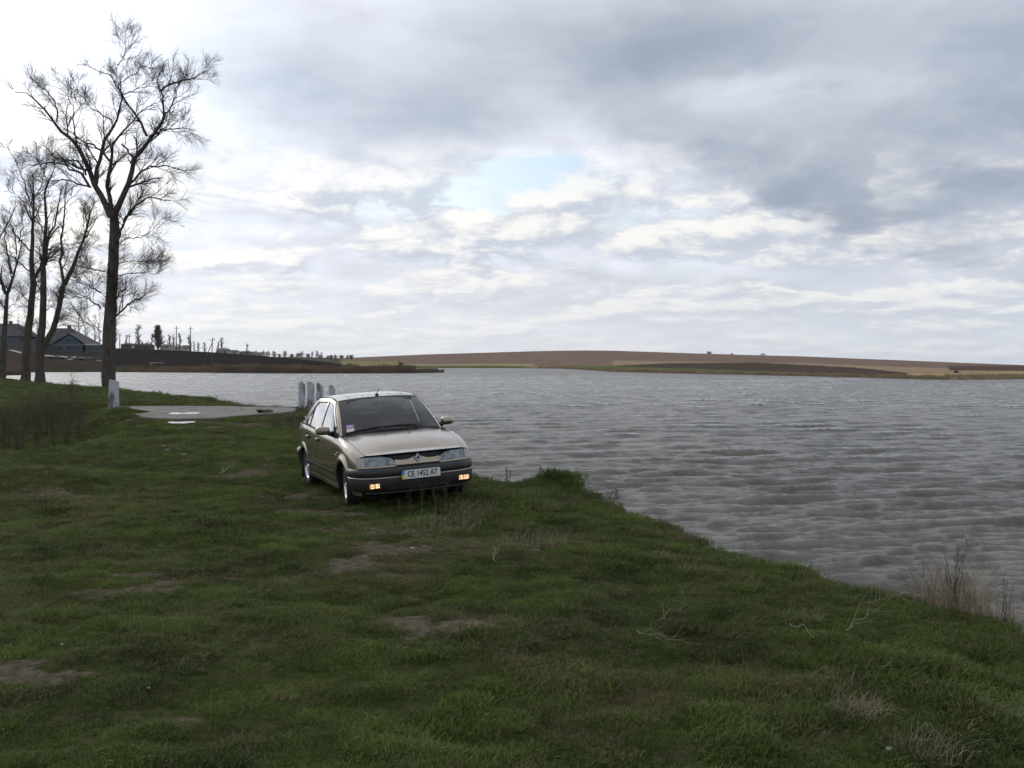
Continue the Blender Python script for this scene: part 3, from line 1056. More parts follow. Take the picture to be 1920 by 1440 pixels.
for i, (px, py, h, s) in enumerate([(768, 962, .36, 2), (790, 960, .42, 3), (815, 962, .34, 3), (835, 958, .45, 3), (858, 952, .30, 2), (875, 948, .34, 3), (745, 966, .22, 2), (893, 872, .42, 3)]):
    brush('weed_stalk', 'dry weed stalk standing in front of the car bumper' if i < 7 else 'bushy dry weed rising beside the headlight nearest the lake', px, py, h, .11, 250 + i, s, m_weed, 'weeds in front of the bumper' if i < 7 else None, cat='weed', twigs=(6, 3, 0), rt=.0035, rmin=.0022)
for i, (px, py, h, wd, s, lb) in enumerate([(548, 812, .40, .45, 5, 'dark scrub bush growing on the verge behind the car tail'), (520, 806, .26, .4, 4, 'low dry scrub on the verge near the dirt heap'), (560, 800, .36, .4, 4, 'bare scrub between the leaning posts and the car')]):
    brush('scrub_bush', lb, px, py, h, wd, 262 + i, s, m_sapl, cat='bush', twigs=(6, 3, 2), rt=.006, rmin=.003)


def blades(name, label, cat, loc, count, spread, hlo, hhi, wid, mat_, seed, lean=.35, bend=.35, group=None, kind=None, lie=0.0, parts=None):
    """a clump of curved grass blades, each three faces"""
    rng = np.random.default_rng(seed)
    a = rng.uniform(0, 6.283, count)
    r = spread * np.sqrt(rng.uniform(0, 1, count))
    b0 = np.stack([r * np.cos(a), r * np.sin(a), np.zeros(count)], 1)
    q = rng.uniform(0, 6.283, count)
    h = rng.uniform(hlo, hhi, count)
    ln = np.abs(rng.normal(lie, lean, count))
    d1 = np.stack([np.cos(q) * np.sin(ln), np.sin(q) * np.sin(ln), np.cos(ln)], 1)
    ln2 = np.minimum(ln + np.abs(rng.normal(bend, bend * .6, count)), 1.75)
    d2 = np.stack([np.cos(q) * np.sin(ln2), np.sin(q) * np.sin(ln2), np.cos(ln2)], 1)
    sd = np.stack([-np.sin(q + .6), np.cos(q + .6), np.zeros(count)], 1) * wid / 2
    m1 = b0 + d1 * (h * .5)[:, None]
    m2 = m1 + d2 * (h * .35)[:, None]
    tp = m2 + (d2 * 1.0 + np.array([0, 0, -.18])) * (h * .2)[:, None]
    V = np.stack([b0 - sd, b0 + sd, m1 - sd * .9, m1 + sd * .9, m2 - sd * .6, m2 + sd * .6, tp], 1)
    V[..., 2] = np.maximum(V[..., 2], .004)
    V = V.reshape(-1, 3)
    k = np.arange(count)[:, None] * 7
    F = np.concatenate([k + np.array([[0, 1, 3]]), k + np.array([[0, 3, 2]]), k + np.array([[2, 3, 5]]), k + np.array([[2, 5, 4]]), k + np.array([[4, 5, 6]])])
    o = mesh_obj(name, V, F, mat_)
    o.location = tuple(map(float, loc))
    if label or kind:
        tag(o, label, cat, group, kind)
    return o


def gp(px, py, dz_=0.0):
    g = G(px, py, 1.0)
    z = float(ground_z(g[0], g[1]))
    g = G(px, py, z)
    return (g[0], g[1], float(ground_z(g[0], g[1])) + dz_)


# big clump of bleached reeds at the water's edge on the right, with bare stems in it
for i, (px, py, cnt, sp, hl, hh, lb) in enumerate([
        (1778, 1135, 900, .26, .16, .50, 'largest bleached reed clump at the water edge, around the tall bare stems'),
        (1850, 1152, 480, .24, .12, .36, 'bleached reed clump directly beside the largest clump'),
        (1912, 1172, 380, .22, .12, .34, 'low bleached reeds farthest along the bank from the knoll'),
        (1588, 1073, 170, .12, .08, .20, 'small tuft of dry reeds alone on the green bank edge')]):
    blades('reed_clump', lb, 'reeds', gp(px, py), int(cnt * .7), sp, hl, hh, .0036, m_pstraw, 300 + i, .4, .5)
brush('dry_weed', 'dark bare stems standing up out of the largest reed clump', 1785, 1132, .68, .22, 310, 7, m_weed, cat='weed', twigs=(2, 1, 0), rt=.0045, rmin=.002)
brush('dry_weed', 'thin dry stems among the low bleached reeds', 1885, 1162, .50, .12, 311, 5, m_weed, cat='weed', twigs=(2, 1, 0), rt=.003, rmin=.0016)
for i, (px, py, cnt, sp, hl, hh, lie, lb) in enumerate([
        (1612, 1345, 150, .14, .10, .24, .6, 'largest flattened tuft of straw in the foreground turf'),
        (1240, 1050, 90, .18, .06, .16, .5, 'pale dry tuft on the green slope toward the bank'),
        (1400, 1090, 70, .15, .06, .15, .5, 'thin dry tuft on the slope between bank and twigs'),
        (880, 960, 220, .36, .14, .34, .5, 'straw tuft lying on the grass before the bumper corner'),
        (830, 990, 200, .45, .12, .34, .4, 'wispy dry grass patch just before the car'),
        (1000, 1020, 140, .4, .10, .26, .6, 'scattered dry grass on the turf beyond the fallen stick'),
        (1740, 1425, 120, .16, .08, .26, .4, 'upright dry tuft next to the crumpled plastic bag'),
        (1870, 1340, 80, .16, .06, .16, .6, 'dry tuft at the grass beneath the low reeds'),
        (600, 772, 180, .5, .25, .5, .2, 'pale dry grass at the foot of the four posts'),
        (1560, 1280, 60, .2, .05, .14, .6, 'sparse straw between the twigs and the largest tuft'),
        (1500, 1160, 50, .15, .05, .14, .6, 'little straw tuft by the forked twig')]):
    blades('dry_grass_tuft', lb, 'dry grass', gp(px, py), int(cnt * 1.7), sp, hl * .7, hh * .8, .0023 if i != 8 else .012, m_straw, 320 + i, .35, .5, lie=lie)


def twig(label, pl, r, seed, forks=3, mat_=None, lift=.02):
    rng = np.random.default_rng(seed)
    pts = np.array([gp(a, b_, lift + .03) for k, (a, b_) in enumerate(pl)])
    o = pts[0].copy()
    pts = resample(pts, 8)
    pts[2:6, 2] += rng.uniform(.0, .05, 4)
    T = Tubes()
    rad = np.linspace(r, r * .4, 8) * .62
    pts[1:-1, :2] += rng.normal(0, .012, (6, 2))
    T.add(pts[None], rad[None], 5)
    if forks:
        L = np.linalg.norm(pts[-1] - pts[0])
        c, cr = spawn(rng, pts[None], rad[None], forks + 4, L * .3, L * .8, (15, 50), .03, 6, .7, .1, .0013)
        c[..., 2] = np.maximum(c[..., 2], pts[:, 2].min() - .01)
        T.add(c, cr, 4)
    ob = T.build('fallen_twig', mat_ or m_stick, None, o)
    ob.location = tuple(o)
    tag(ob, label, 'twig')
    return ob


m_stick = mat('weathered_stick', (.20, .17, .13), .85, var=.3, scale=20)
for i, (lb, pl, r, fk) in enumerate([
        ('long pale stick lying in the grass between the forked twigs', [(1480, 1182), (1505, 1196), (1526, 1210)], .0055, 0),
        ('forked branching twig lying across the turf above the plastic bag', [(1585, 1200), (1605, 1180), (1640, 1160), (1675, 1160)], .0055, 5),
        ('sprawling bleached twigs in the middle of the turf', [(1195, 1195), (1225, 1212), (1270, 1220), (1315, 1222)], .005, 6),
        ('curved dry twig arching over the sprawling bleached twigs', [(1235, 1175), (1265, 1160), (1310, 1148)], .004, 3),
        ('curved straw coloured stem lying by the bare earth', [(822, 1125), (845, 1110), (853, 1096)], .0045, 0),
        ('split pale stick standing by the dark tuft before the car', [(930, 1062), (926, 1050), (922, 1038)], .006, 1),
        ('thin pale stem beyond the forked branching twig', [(1785, 1140), (1820, 1148), (1860, 1158)], .004, 0),
        ('long thin stem close to the reed clump', [(1625, 1140), (1670, 1137), (1720, 1141)], .004, 2),
        ('short white straw lying in the nearest dark turf', [(682, 1365), (708, 1366)], .0035, 0),
        ('slender stem bent in the grass near the largest straw tuft', [(1020, 1288), (1040, 1280), (1060, 1277)], .003, 0),
        ('crooked stick on the worn ground left of the car', [(410, 893), (430, 887), (440, 881)], .012, 1),
        ('bent stem beside the nearest bare earth patch', [(735, 1298), (718, 1292), (730, 1283)], .003, 0),
        ('thin stalk lying past the plastic bag', [(1735, 1370), (1750, 1395), (1765, 1425)], .003, 0)]):
    twig(lb, pl, r, 400 + i, fk)

# ------------------------------------------------------------------ short turf, built as instanced tufts (uncountable)
m_grass, n, b = new_mat('grass_blade')
tint = n.n('ShaderNodeAttribute', attribute_type='INSTANCER', attribute_name='tint').outputs['Fac']
rnd = n.n('ShaderNodeObjectInfo').outputs['Random']
zl = n.n('ShaderNodeSeparateXYZ')
n.put(zl.inputs[0], n.n('ShaderNodeTexCoord').outputs['Object'])
cg = n.mix(rnd, (.036, .062, .009), (.088, .126, .022))
cg = n.vm('SCALE', cg, n.n('ShaderNodeAttribute', attribute_type='INSTANCER', attribute_name='vigour').outputs['Fac'])
cg = n.mix(n.ss(tint, .42, .9), cg, (.150, .125, .058))
n.put(b.inputs['Base Color'], cg)
b.inputs['Roughness'].default_value = .6
b.inputs['Specular IOR Level'].default_value = .25
tr = n.n('ShaderNodeBsdfTranslucent')
n.put(tr.inputs['Color'], n.vm('SCALE', cg, 1.1))
mx = n.n('ShaderNodeMixShader')
mx.inputs[0].default_value = .3
n.t.links.new(b.outputs[0], mx.inputs[1])
n.t.links.new(tr.outputs[0], mx.inputs[2])
out = [x for x in n.t.nodes if x.type == 'OUTPUT_MATERIAL'][0]
n.t.links.new(mx.outputs[0], out.inputs['Surface'])

tuft_col = bpy.data.collections.new('turf_tuft_shapes')
for i in range(6):
    t = blades('turf_tuft', None, None, (0, 0, 0), 42, .075, .014, .042, .0036, m_grass, 500 + i, .6, .6)
    COL.objects.unlink(t)
    tuft_col.objects.link(t)

NP = 600000
rr = np.sqrt(RNG.uniform(3.2 ** 2, 0, 1)) if False else None
u = RNG.uniform(0, 1, NP)
# distance drawn so that density per square metre falls off with distance
dist = 3.0 * (115.0 / 3.0) ** u
aa = np.radians(RNG.uniform(-37, 37, NP))
tx, ty = dist * np.sin(aa), dist * np.cos(aa)
keep = RNG.uniform(0, 1, NP) < np.clip((dist / 7.0), .35, 1.0)
tx, ty, dist = tx[keep], ty[keep], dist[keep]
ssd = shore_sd(tx, ty)
bm = bare_mask(tx, ty)
lush = fbm(tx * .55, ty * .55, 91, 4)
dry = fbm(tx * .8, ty * .6, 95, 4)
keep = (ssd > -.28) & (RNG.uniform(0, 1, len(tx)) > bm * 1.05) & ~inside(tx, ty, SLAB)
keep &= RNG.uniform(0, 1, len(tx)) < (sstep(lush, .25, .5) * .45 + .55) * (.42 + .58 * sstep(fbm(tx * 4.6, ty * 4.6, 97, 4, .6), .38, .56))
tx, ty, dist, ssd, bm, lush, dry = (q[keep] for q in (tx, ty, dist, ssd, bm, lush, dry))
tz = ground_z(tx, ty)
knoll = G(1062, 905, 1.0)
nearknoll = np.exp(-((tx - knoll[0]) / .5) ** 2 - ((ty - knoll[1]) / .6) ** 2)
clump = fbm(tx * 4.6, ty * 4.6, 97, 4, .6)
sc = (.40 + .45 * RNG.uniform(0, 1, len(tx)) ** 2) * (1 + .5 * sstep(lush, .5, .72)) * (.7 + .75 * sstep(clump, .38, .68)) * (1 + dist / 26.0) * (1 - .45 * bm)
edge_k = np.exp(-((ssd - .05) / .35) ** 2)
sc *= 1 + .45 * edge_k + .45 * nearknoll
tintv = np.clip((dry - .38) * 1.6 + (fbm(tx * 2.6, ty * 2.6, 99, 3) - .5) * 1.2 + RNG.normal(0, .2, len(tx)) + bm * .4 - .25 * nearknoll, 0, 1)
tintv = np.where(RNG.uniform(0, 1, len(tx)) < .13, RNG.uniform(.8, 1.2, len(tx)), tintv)
turf = mesh_obj('grass', np.stack([tx, ty, tz - .004], 1), [], None)
set_attr(turf, 'tint', tintv)
set_attr(turf, 'size', sc)
set_attr(turf, 'vigour', .55 + .5 * sstep(fbm(tx * .9, ty * .9, 121, 4, .6), .3, .7) + .6 * sstep(fbm(tx * 3.1, ty * 3.1, 123, 3, .6), .32, .7))      # lusher and poorer patches of turf
set_attr(turf, 'turn', np.stack([RNG.normal(0, .12, len(tx)), RNG.normal(0, .12, len(tx)), RNG.uniform(0, 6.28, len(tx))], 1), 'FLOAT_VECTOR')
tag(turf, 'short patchy green turf covering the bank', 'grass', kind='stuff')
gn = bpy.data.node_groups.new('turf_scatter', 'GeometryNodeTree')
gn.interface.new_socket('Geometry', in_out='INPUT', socket_type='NodeSocketGeometry')
gn.interface.new_socket('Geometry', in_out='OUTPUT', socket_type='NodeSocketGeometry')
gi, go = gn.nodes.new('NodeGroupInput'), gn.nodes.new('NodeGroupOutput')
m2p = gn.nodes.new('GeometryNodeMeshToPoints')
iop = gn.nodes.new('GeometryNodeInstanceOnPoints')
ci = gn.nodes.new('GeometryNodeCollectionInfo')
ci.inputs['Collection'].default_value = tuft_col
ci.inputs['Separate Children'].default_value = True
ci.inputs['Reset Children'].default_value = True


def gattr(name, ty_):
    a = gn.nodes.new('GeometryNodeInputNamedAttribute')
    a.data_type = ty_
    a.inputs['Name'].default_value = name
    return [s for s in a.outputs if s.enabled and s.name == 'Attribute'][0]


L = gn.links.new
L(gi.outputs[0], m2p.inputs['Mesh'])
L(m2p.outputs[0], iop.inputs['Points'])
L(ci.outputs[0], iop.inputs['Instance'])
iop.inputs['Pick Instance'].default_value = True
L(gattr('turn', 'FLOAT_VECTOR'), iop.inputs['Rotation'])
L(gattr('size', 'FLOAT'), iop.inputs['Scale'])
L(iop.outputs[0], go.inputs[0])
mod = turf.modifiers.new('turf_scatter', 'NODES')
mod.node_group = gn
# ------------------------------------------------------------------ road slab over the dam, puddles, posts
m_conc, n, b = new_mat('worn_concrete')
pos = n.n('ShaderNodeNewGeometry').outputs['Position']
a1, a2 = n.noise(pos, .9, 6, .6), n.noise(pos, 9, 6, .65)
cc = n.mix(n.ss(a1, .3, .7), (.115, .098, .080), (.20, .175, .145))
cc = n.mix(n.ss(a2, .5, .72), cc, (.10, .088, .072))
vo = n.n('ShaderNodeTexVoronoi', feature='DISTANCE_TO_EDGE')
n.put(vo.inputs['Vector'], n.vm('ADD', pos, n.vm('SCALE', n.noise(pos, 1.5, 4, .6, col=True), .8)))
vo.inputs['Scale'].default_value = .42
cc = n.mix(n.ss(vo.outputs['Distance'], .022, .006), cc, (.035, .035, .025))
cc = n.mix(n.mul(n.ss(n.noise(pos, .5, 3), .52, .66), .6), cc, (.075, .066, .054))
n.put(b.inputs['Base Color'], cc)
b.inputs['Roughness'].default_value = .85
bp = n.n('ShaderNodeBump')
bp.inputs['Strength'].default_value = .5
bp.inputs['Distance'].default_value = .02
n.put(bp.inputs['Height'], a2)
n.put(b.inputs['Normal'], bp.outputs[0])


def ragged(poly, step, jit, seed):
    rng = np.random.default_rng(seed)
    out = []
    for i in range(len(poly)):
        a, b_ = np.array(poly[i]), np.array(poly[(i + 1) % len(poly)])
        k = max(2, int(np.linalg.norm(b_ - a) / step))
        for j in range(k):
            out.append(a + (b_ - a) * j / k + rng.normal(0, jit, 2))
    return out


def plate(name, poly, z0, z1, mat_, c=None):
    c = np.mean(poly, axis=0) if c is None else c
    nn = len(poly)
    v = [(p[0], p[1], z0) for p in poly] + [(p[0], p[1], z1 - .015) for p in poly] + [(c[0] + (p[0] - c[0]) * .992, c[1] + (p[1] - c[1]) * .992, z1) for p in poly]
    f = [tuple(range(2 * nn, 3 * nn))]
    for r in range(2):
        for i in range(nn):
            j = (i + 1) % nn
            f.append((r * nn + i, r * nn + j, r * nn + nn + j, r * nn + nn + i))
    return mesh_obj(name, v, f, mat_)


slab_poly = ragged(SLAB[::-1] if np.cross(SLAB[1] - SLAB[0], SLAB[2] - SLAB[1]) < 0 else SLAB, .5, .07, 600)
o = plate('road_slab', slab_poly, .82, 1.075, m_conc)
tag(o, kind='structure')
m_puddle, n, b = new_mat('still_puddle_water')
b.inputs['Base Color'].default_value = (.035, .032, .026, 1)
n.put(b.inputs['Roughness'], n.add(.02, n.mul(n.noise(n.n('ShaderNodeNewGeometry').outputs['Position'], 3, 3), .03)))
b.inputs['IOR'].default_value = 1.333
for lb, pl, z in (('long broken puddle on the middle of the road slab', [(312, 775.5), (322, 773.6), (335, 773.2), (342, 774.4), (352, 773.3), (368, 773.2), (378, 774.6), (366, 775.8), (348, 775.6), (335, 776.4), (322, 776.4)], 1.081),
                  ('bright puddle in the rut before the near edge of the road slab', [(310, 791.6), (320, 790.4), (338, 790.6), (352, 790.0), (368, 790.4), (362, 791.8), (352, 793.6), (338, 794.8), (324, 794.0)], 1.03)):
    poly = ragged([G(a, b_, z)[:2] for a, b_ in pl], .25, .03, 610)
    c = np.mean(poly, axis=0)
    v = [(c[0], c[1], z)] + [(p[0], p[1], z) for p in poly]
    o = mesh_obj('puddle', v, [(0, i + 1, (i + 1) % len(poly) + 1) for i in range(len(poly))], m_puddle)
    tag(o, lb, 'puddle')

m_post, n, b = new_mat('flaking_whitewash_on_concrete')
tc = n.n('ShaderNodeTexCoord').outputs['Object']
mp = n.n('ShaderNodeMapping')
n.put(mp.inputs['Vector'], tc)
mp.inputs['Scale'].default_value = (1, 1, .45)
n.put(mp.inputs['Location'], n.vm('SCALE', n.xyz(1.0, .7, .3), n.mul(n.n('ShaderNodeObjectInfo').outputs['Random'], 40.0)))
f = n.noise(mp.outputs[0], 3.2, 7, .62)
f2 = n.noise(tc, 22, 5, .6)
wash = n.mix(n.ss(f2, .35, .65), (.30, .335, .375), (.47, .50, .52))
bare_c = n.mix(n.ss(f2, .3, .7), (.085, .082, .075), (.17, .16, .145))
n.put(b.inputs['Base Color'], n.mix(n.ss(f, .38, .50), bare_c, wash))
b.inputs['Roughness'].default_value = .9
bp = n.n('ShaderNodeBump')
bp.inputs['Strength'].default_value = .8
bp.inputs['Distance'].default_value = .03
n.put(bp.inputs['Height'], n.add(f, n.mul(f2, .4)))
n.put(b.inputs['Normal'], bp.outputs[0])


def post(label, px, py_bot, py_top, Y, wd, dp, slant, seed, rz, lean=0.0, group=None, chip=0.0):
    rng = np.random.default_rng(seed)
    p = P(px, py_bot, Y)
    top = P(px, py_top, Y)
    h = top[2] - p[2]
    root = empty('concrete_post', (p[0], p[1], p[2] - .2), rz)
    tag(root, label, 'post', group)
    rows, V, F = 9, [], []
    for r in range(rows):
        t = r / (rows - 1)
        z = (h + .2) * t
        k = 1 - .06 * t
        ring = [(-1, -1), (-.9, -1), (0, -1), (.9, -1), (1, -1), (1, -.9), (1, 0), (1, .9), (1, 1), (.9, 1), (0, 1), (-.9, 1), (-1, 1), (-1, .9), (-1, 0), (-1, -.9)]
        for x, y in ring:
            c = .93 if abs(x) == 1 and abs(y) == 1 else 1.0
            zz = z - (slant * (x + 1) / 2 * (t > .99)) + (rng.normal(0, .012) if t > .99 else 0)
            V.append((x * wd / 2 * k * c + rng.normal(0, .004) + lean * z, y * dp / 2 * k * c + rng.normal(0, .004), zz))
    for r in range(rows - 1):
        for i in range(16):
            j = (i + 1) % 16
            F.append((r * 16 + i, r * 16 + j, r * 16 + 16 + j, r * 16 + 16 + i))
    F.append(tuple(range((rows - 1) * 16, rows * 16)))
    mesh_obj('shaft', V, F, m_post, root)
    # broken crown of bare aggregate
    mb = MB()
    for k in range(5):
        mb.box((rng.uniform(-.3, .1) * wd + lean * h, rng.uniform(-.3, .3) * dp, h + .2 - .01 - slant * .35 + rng.uniform(-.01, .02)), (wd * rng.uniform(.2, .4), dp * rng.uniform(.2, .4), .05), Matrix.Rotation(rng.uniform(0, 1.5), 3, 'Z'), .6)
    mb.build('crumbled_top', m_conc, root)
    return root


post('thick whitewashed concrete post standing alone at the ditch end of the slab', 213, 772, 712, 36.5, .34, .30, .07, 620, .25, .012)
for i, (px, pt, wd, sl, lb) in enumerate([(566, 715, .22, .10, 'whitewashed post with slanted top, at the slab end of the row of four posts'), (582.5, 716.5, .24, .05, 'dark weathered post with hardly any whitewash, second of four in the row'),
                                          (600, 717, .23, .18, 'slant topped post, half flaked, between the dark post and the last post'), (622.5, 722, .23, .12, 'shortest whitewashed post, last of the row of four')]):
    post(lb, px, 768 + i * .5, pt, 39.5 - i * .9, wd, .2, sl, 630 + i, -.12 + .06 * i, 0, 'row of four concrete posts at the slab')

m_dirt = mat('dark_clods', (.07, .058, .044), .95, var=.4, scale=5, bump=.8)
mb = MB()
rng = np.random.default_rng(640)
for k in range(26):
    q = rng.normal(0, 1, 2)
    mb.box((np.clip(q[0], -1.3, 1.3) * .13, np.clip(q[1], -1.3, 1.3) * .13, .05), (rng.uniform(.10, .22), rng.uniform(.1, .2), rng.uniform(.03, .08)), Matrix.Rotation(rng.uniform(0, 3), 3, 'Z') @ Matrix.Rotation(rng.uniform(-.5, .5), 3, 'X'), .6, .02)
o = mb.build('dirt_heap', m_dirt)
g = G(497, 773, 1.09)
o.location = (g[0], g[1], 1.09)
tag(o, 'small heap of dark dirt clods on the road slab', 'dirt heap')

# flat broken slab on the shore by the big tree and a dark upturned boat
m_grey = mat('grey_shore_concrete', (.17, .165, .155), .85, var=.3, scale=1.5, bump=.4)
g = G(255, 731, 1.0)
o = MB().box((0, 0, 0), (2.2, 5.0, .25), Matrix.Rotation(.2, 3, 'Z') @ Matrix.Rotation(.06, 3, 'Y'), .95, .05).build('broken_slab', m_grey)
o.location = (g[0], g[1], .72)
tag(o, 'broken grey slab lying at the shore beside the tallest tree', 'slab')
m_boat = mat('tarred_boat_wood', (.022, .022, .024), .6, var=.3, scale=4)
g = P(19, 710, 108)
V, F = [], []
for i in range(13):
    t = i / 12 * 2 - 1
    wdt = .55 * (1 - abs(t) ** 2.4) + .02
    for k in range(9):
        q = math.pi * k / 8
        V.append((t * .95, -math.cos(q) * wdt, math.sin(q) * .42 * (1 - .25 * t * t)))
for i in range(12):
    for k in range(8):
        a = i * 9 + k
        F.append((a, a + 1, a + 10, a + 9))
rt = empty('rowing_boat', (g[0], g[1], max(float(ground_z(g[0], g[1])), .0)), .15)
tag(rt, 'small dark upturned boat at the water edge beside the low forked tree', 'boat')
mesh_obj('hull', V, F, m_boat, rt, True)
MB().tube([(-.9, 0, .33), (0, 0, .44), (.9, 0, .33)], .025, 6).build('keel', m_boat, rt)
for s in (-1, 1):
    MB().tube([(t * .95, s * (.55 * (1 - abs(t) ** 2.4) + .03), .03) for t in np.linspace(-1, 1, 11)], .025, 6).build('gunwale', m_boat, rt)

# litter
m_plastic = mat('dirty_white_plastic', (.34, .36, .34), .5, var=.15, scale=14)
m_paper = mat('weathered_paper', (.27, .25, .22), .85, var=.2, scale=14)


def crumple(label, px, py, sx, sy, sz, seed, mat_, cat='litter'):
    sx, sy, sz = sx * .75, sy * .6, sz * .6
    rng = np.random.default_rng(seed)
    nn = 11
    V = []
    for i in range(nn):
        for j in range(nn):
            u, v = i / (nn - 1) * 2 - 1, j / (nn - 1) * 2 - 1
            r = max(abs(u), abs(v))
            hgt = (1 - r ** 2) * (.35 + .65 * float(fbm(u * 2.2 + seed, v * 2.2, seed, 3)))
            V.append((u * sx / 2 * (1 - .25 * abs(v)) + rng.normal(0, sx * .03), v * sy / 2 * (1 - .25 * abs(u)) + rng.normal(0, sy * .03), max(0.006, hgt * sz * rng.uniform(.6, 1.25))))
    o = mesh_obj('litter_scrap', V, grid_faces(nn, nn), mat_)
    o.location = gp(px, py, .015)
    o.rotation_euler = (0, 0, rng.uniform(0, 3))
    tag(o, label, cat)
    s = o.modifiers.new('thickness', 'SOLIDIFY')
    s.thickness = .002
    return o


for i, (lb, px, py, sx, sy, sz, m_) in enumerate([
        ('crumpled white plastic bag lying in the foreground turf', 1667, 1416, .085, .07, .05, m_plastic), ('white scrap on the grass between the puddle and the car', 314, 845, .22, .16, .05, m_plastic),
        ('pale creased scrap beside the other scraps on the worn track', 307, 837, .16, .14, .05, m_paper), ('grey scrap of paper on the track past the white scraps', 345, 852, .26, .12, .03, m_paper),
        ('pale crumpled paper in the straw before the bumper', 872, 957, .10, .08, .05, m_paper), ('tiny white scrap on the bare earth before the car', 773, 1032, .07, .05, .02, m_plastic),
        ('tiny white bottle cap like scrap on the brown turf', 118, 1214, .035, .03, .02, m_plastic), ('small pale scrap among the clods of the nearest turf', 278, 1296, .03, .03, .02, m_paper),
        ('white scrap on the far green beyond the ditch', 13, 744, .3, .25, .15, m_plastic), ('small pale scrap by the worn ground near the car tail', 468, 818, .16, .1, .04, m_paper),
        ('pale scrap on the lawn before the ditch hump', 440, 835, .14, .1, .05, m_paper)]):
    crumple(lb, px, py, sx, sy, sz, 650 + i, m_)

# ------------------------------------------------------------------ village on the left shore
m_roof = mat('weathered_slate_roof', (.055, .055, .058), .85, var=.3, scale=.8)
m_roof2 = mat('rusty_brown_roof', (.13, .09, .075), .85, var=.3, scale=.8)
m_wall = mat('dull_blue_wall', (.075, .088, .10), .9, var=.2, scale=1.0)
m_wall2 = mat('pale_plaster_wall', (.33, .32, .31), .9, var=.2, scale=1.0)
m_blue = mat('blue_painted_board', (.06, .10, .135), .8, var=.2, scale=2)
m_glassw = mat('dark_window_glass', (.02, .022, .026), .15, var=.2, scale=2)
m_white = mat('white_painted_trim', (.52, .53, .54), .8, var=.15, scale=2)
m_frame = mat('dull_window_frame', (.16, .17, .18), .8, var=.15, scale=2)
m_wood = mat('grey_scrap_wood', (.20, .175, .15), .9, var=.4, scale=1.5)
m_wood2 = mat('dark_scrap_wood', (.07, .06, .05), .9, var=.4, scale=1.5)
m_pole = mat('old_utility_pole', (.085, .075, .066), .9, var=.3, scale=2)


def prism(mb, x0, x1, y0, y1, z0, z1, ridge0=None, ridge1=None):
    """roof block: eaves rectangle at z0, ridge along x at z1 from ridge0 to ridge1"""
    ym = (y0 + y1) / 2
    r0, r1 = (x0 if ridge0 is None else ridge0), (x1 if ridge1 is None else ridge1)
    v = [(x0, y0, z0), (x1, y0, z0), (x1, y1, z0), (x0, y1, z0), (r0, ym, z1), (r1, ym, z1)]
    return mb.raw(v, [(0, 1, 5, 4), (2, 3, 4, 5), (1, 2, 5), (3, 0, 4), (3, 2, 1, 0)])


def gable_y(mb, x0, x1, y0, y1, z0, z1, xa=None):
    xa = (x0 + x1) / 2 if xa is None else xa
    v = [(x0, y0, z0), (x1, y0, z0), (xa, y0, z1), (x0, y1, z0), (x1, y1, z0), (xa, y1, z1)]
    return mb.raw(v, [(0, 1, 2), (5, 4, 3), (0, 2, 5, 3), (1, 4, 5, 2), (0, 3, 4, 1)])


def house_window(parent, x, y, z, wd, h):
    o = MB().box((x, y, z), (wd, .08, h)).build('window', m_frame, parent)
    for s in (-1, 1):
        MB().box((x + s * wd * .23, y - .045, z), (wd * .38, .03, h * .82)).build('pane', m_glassw, o)
    return o


g = P(130, 661, 288)
h0 = empty('gabled_house', (g[0], g[1], g[2] - .3))
tag(h0, 'blue gabled house with big slate hip roof above the scrap lumber', 'house')
MB().box((-2.3, 6.3, 1.35), (13.0, 10.5, 2.7)).build('wall', m_wall, h0)
rf = prism(MB(), -9.4, 4.9, .6, 12.0, 2.7, 7.4, -7.0, -2.0).build('roof', m_roof, h0)
MB().box((-2.6, 6, 7.6), (.8, .8, 1.4)).build('chimney', m_roof2, rf)
MB().box((-6.0, 7, 6.6), (.7, .7, 1.6)).build('chimney', m_roof2, rf)
gb = gable_y(MB(), -3.9, 3.7, -.4, 5.0, 2.85, 5.25, .2).build('gable', m_blue, h0)
for k in range(9):
    x = -2.6 + k * .68
    MB().box((x, -.44, 3.0 + .35 * (1.9 - abs(x - .2) * .5)), (.1, .06, .9 * (2.0 - abs(x - .2) * .55))).build('board', m_wall, gb)
house_window(h0, .2, -.46, 3.7, 1.2, .9)
for s, (xa, xb) in (('l', (-5.0, .2)), ('r', (4.8, .2))):
    t = MB().tube([(xa, -.55, 2.65), (xb * .55 + xa * .45, -.55, 4.55), (xb, -.55, 5.6)], .17, 6)
    t.build('verge_board', m_roof2, h0)
prv = MB().raw([(-5.2, -.7, 2.7), (.2, -.7, 5.75), (.2, 5.5, 5.75), (-5.2, 5.5, 2.7), (5.0, -.7, 2.7), (5.0, 5.5, 2.7), (-5.2, -.7, 2.55), (.2, -.7, 5.55), (5.0, -.7, 2.55)], [(0, 1, 2, 3), (1, 4, 5, 2), (6, 7, 1, 0), (7, 8, 4, 1)])
prv.build('porch_roof', m_roof, h0)
MB().box((-.2, -.5, 2.6), (9.0, .15, .28)).build('fascia', m_frame, h0)
MB().box((-.2, -.48, 2.28), (8.8, .12, .3)).build('fascia', m_blue, h0)
MB().box((-.2, 1.6, 1.2), (8.4, 4.0, 2.3)).build('porch_wall', m_wall, h0)
for x in (-2.6, .2, 2.9):
    house_window(h0, x, -.43, 1.45, 1.3, 1.1)
g = P(177, 661, 287)
a0 = empty('outbuilding', (g[0], g[1], g[2] - .3))
tag(a0, 'low flat roofed outbuilding with white roof edge, joined beside the blue gabled house', 'outbuilding')
MB().box((0, 2.5, 1.2), (5.0, 5.0, 2.4)).build('wall', m_wall, a0)
MB().box((0, 2.4, 2.55), (5.3, 5.4, .3)).build('roof', m_white, a0)
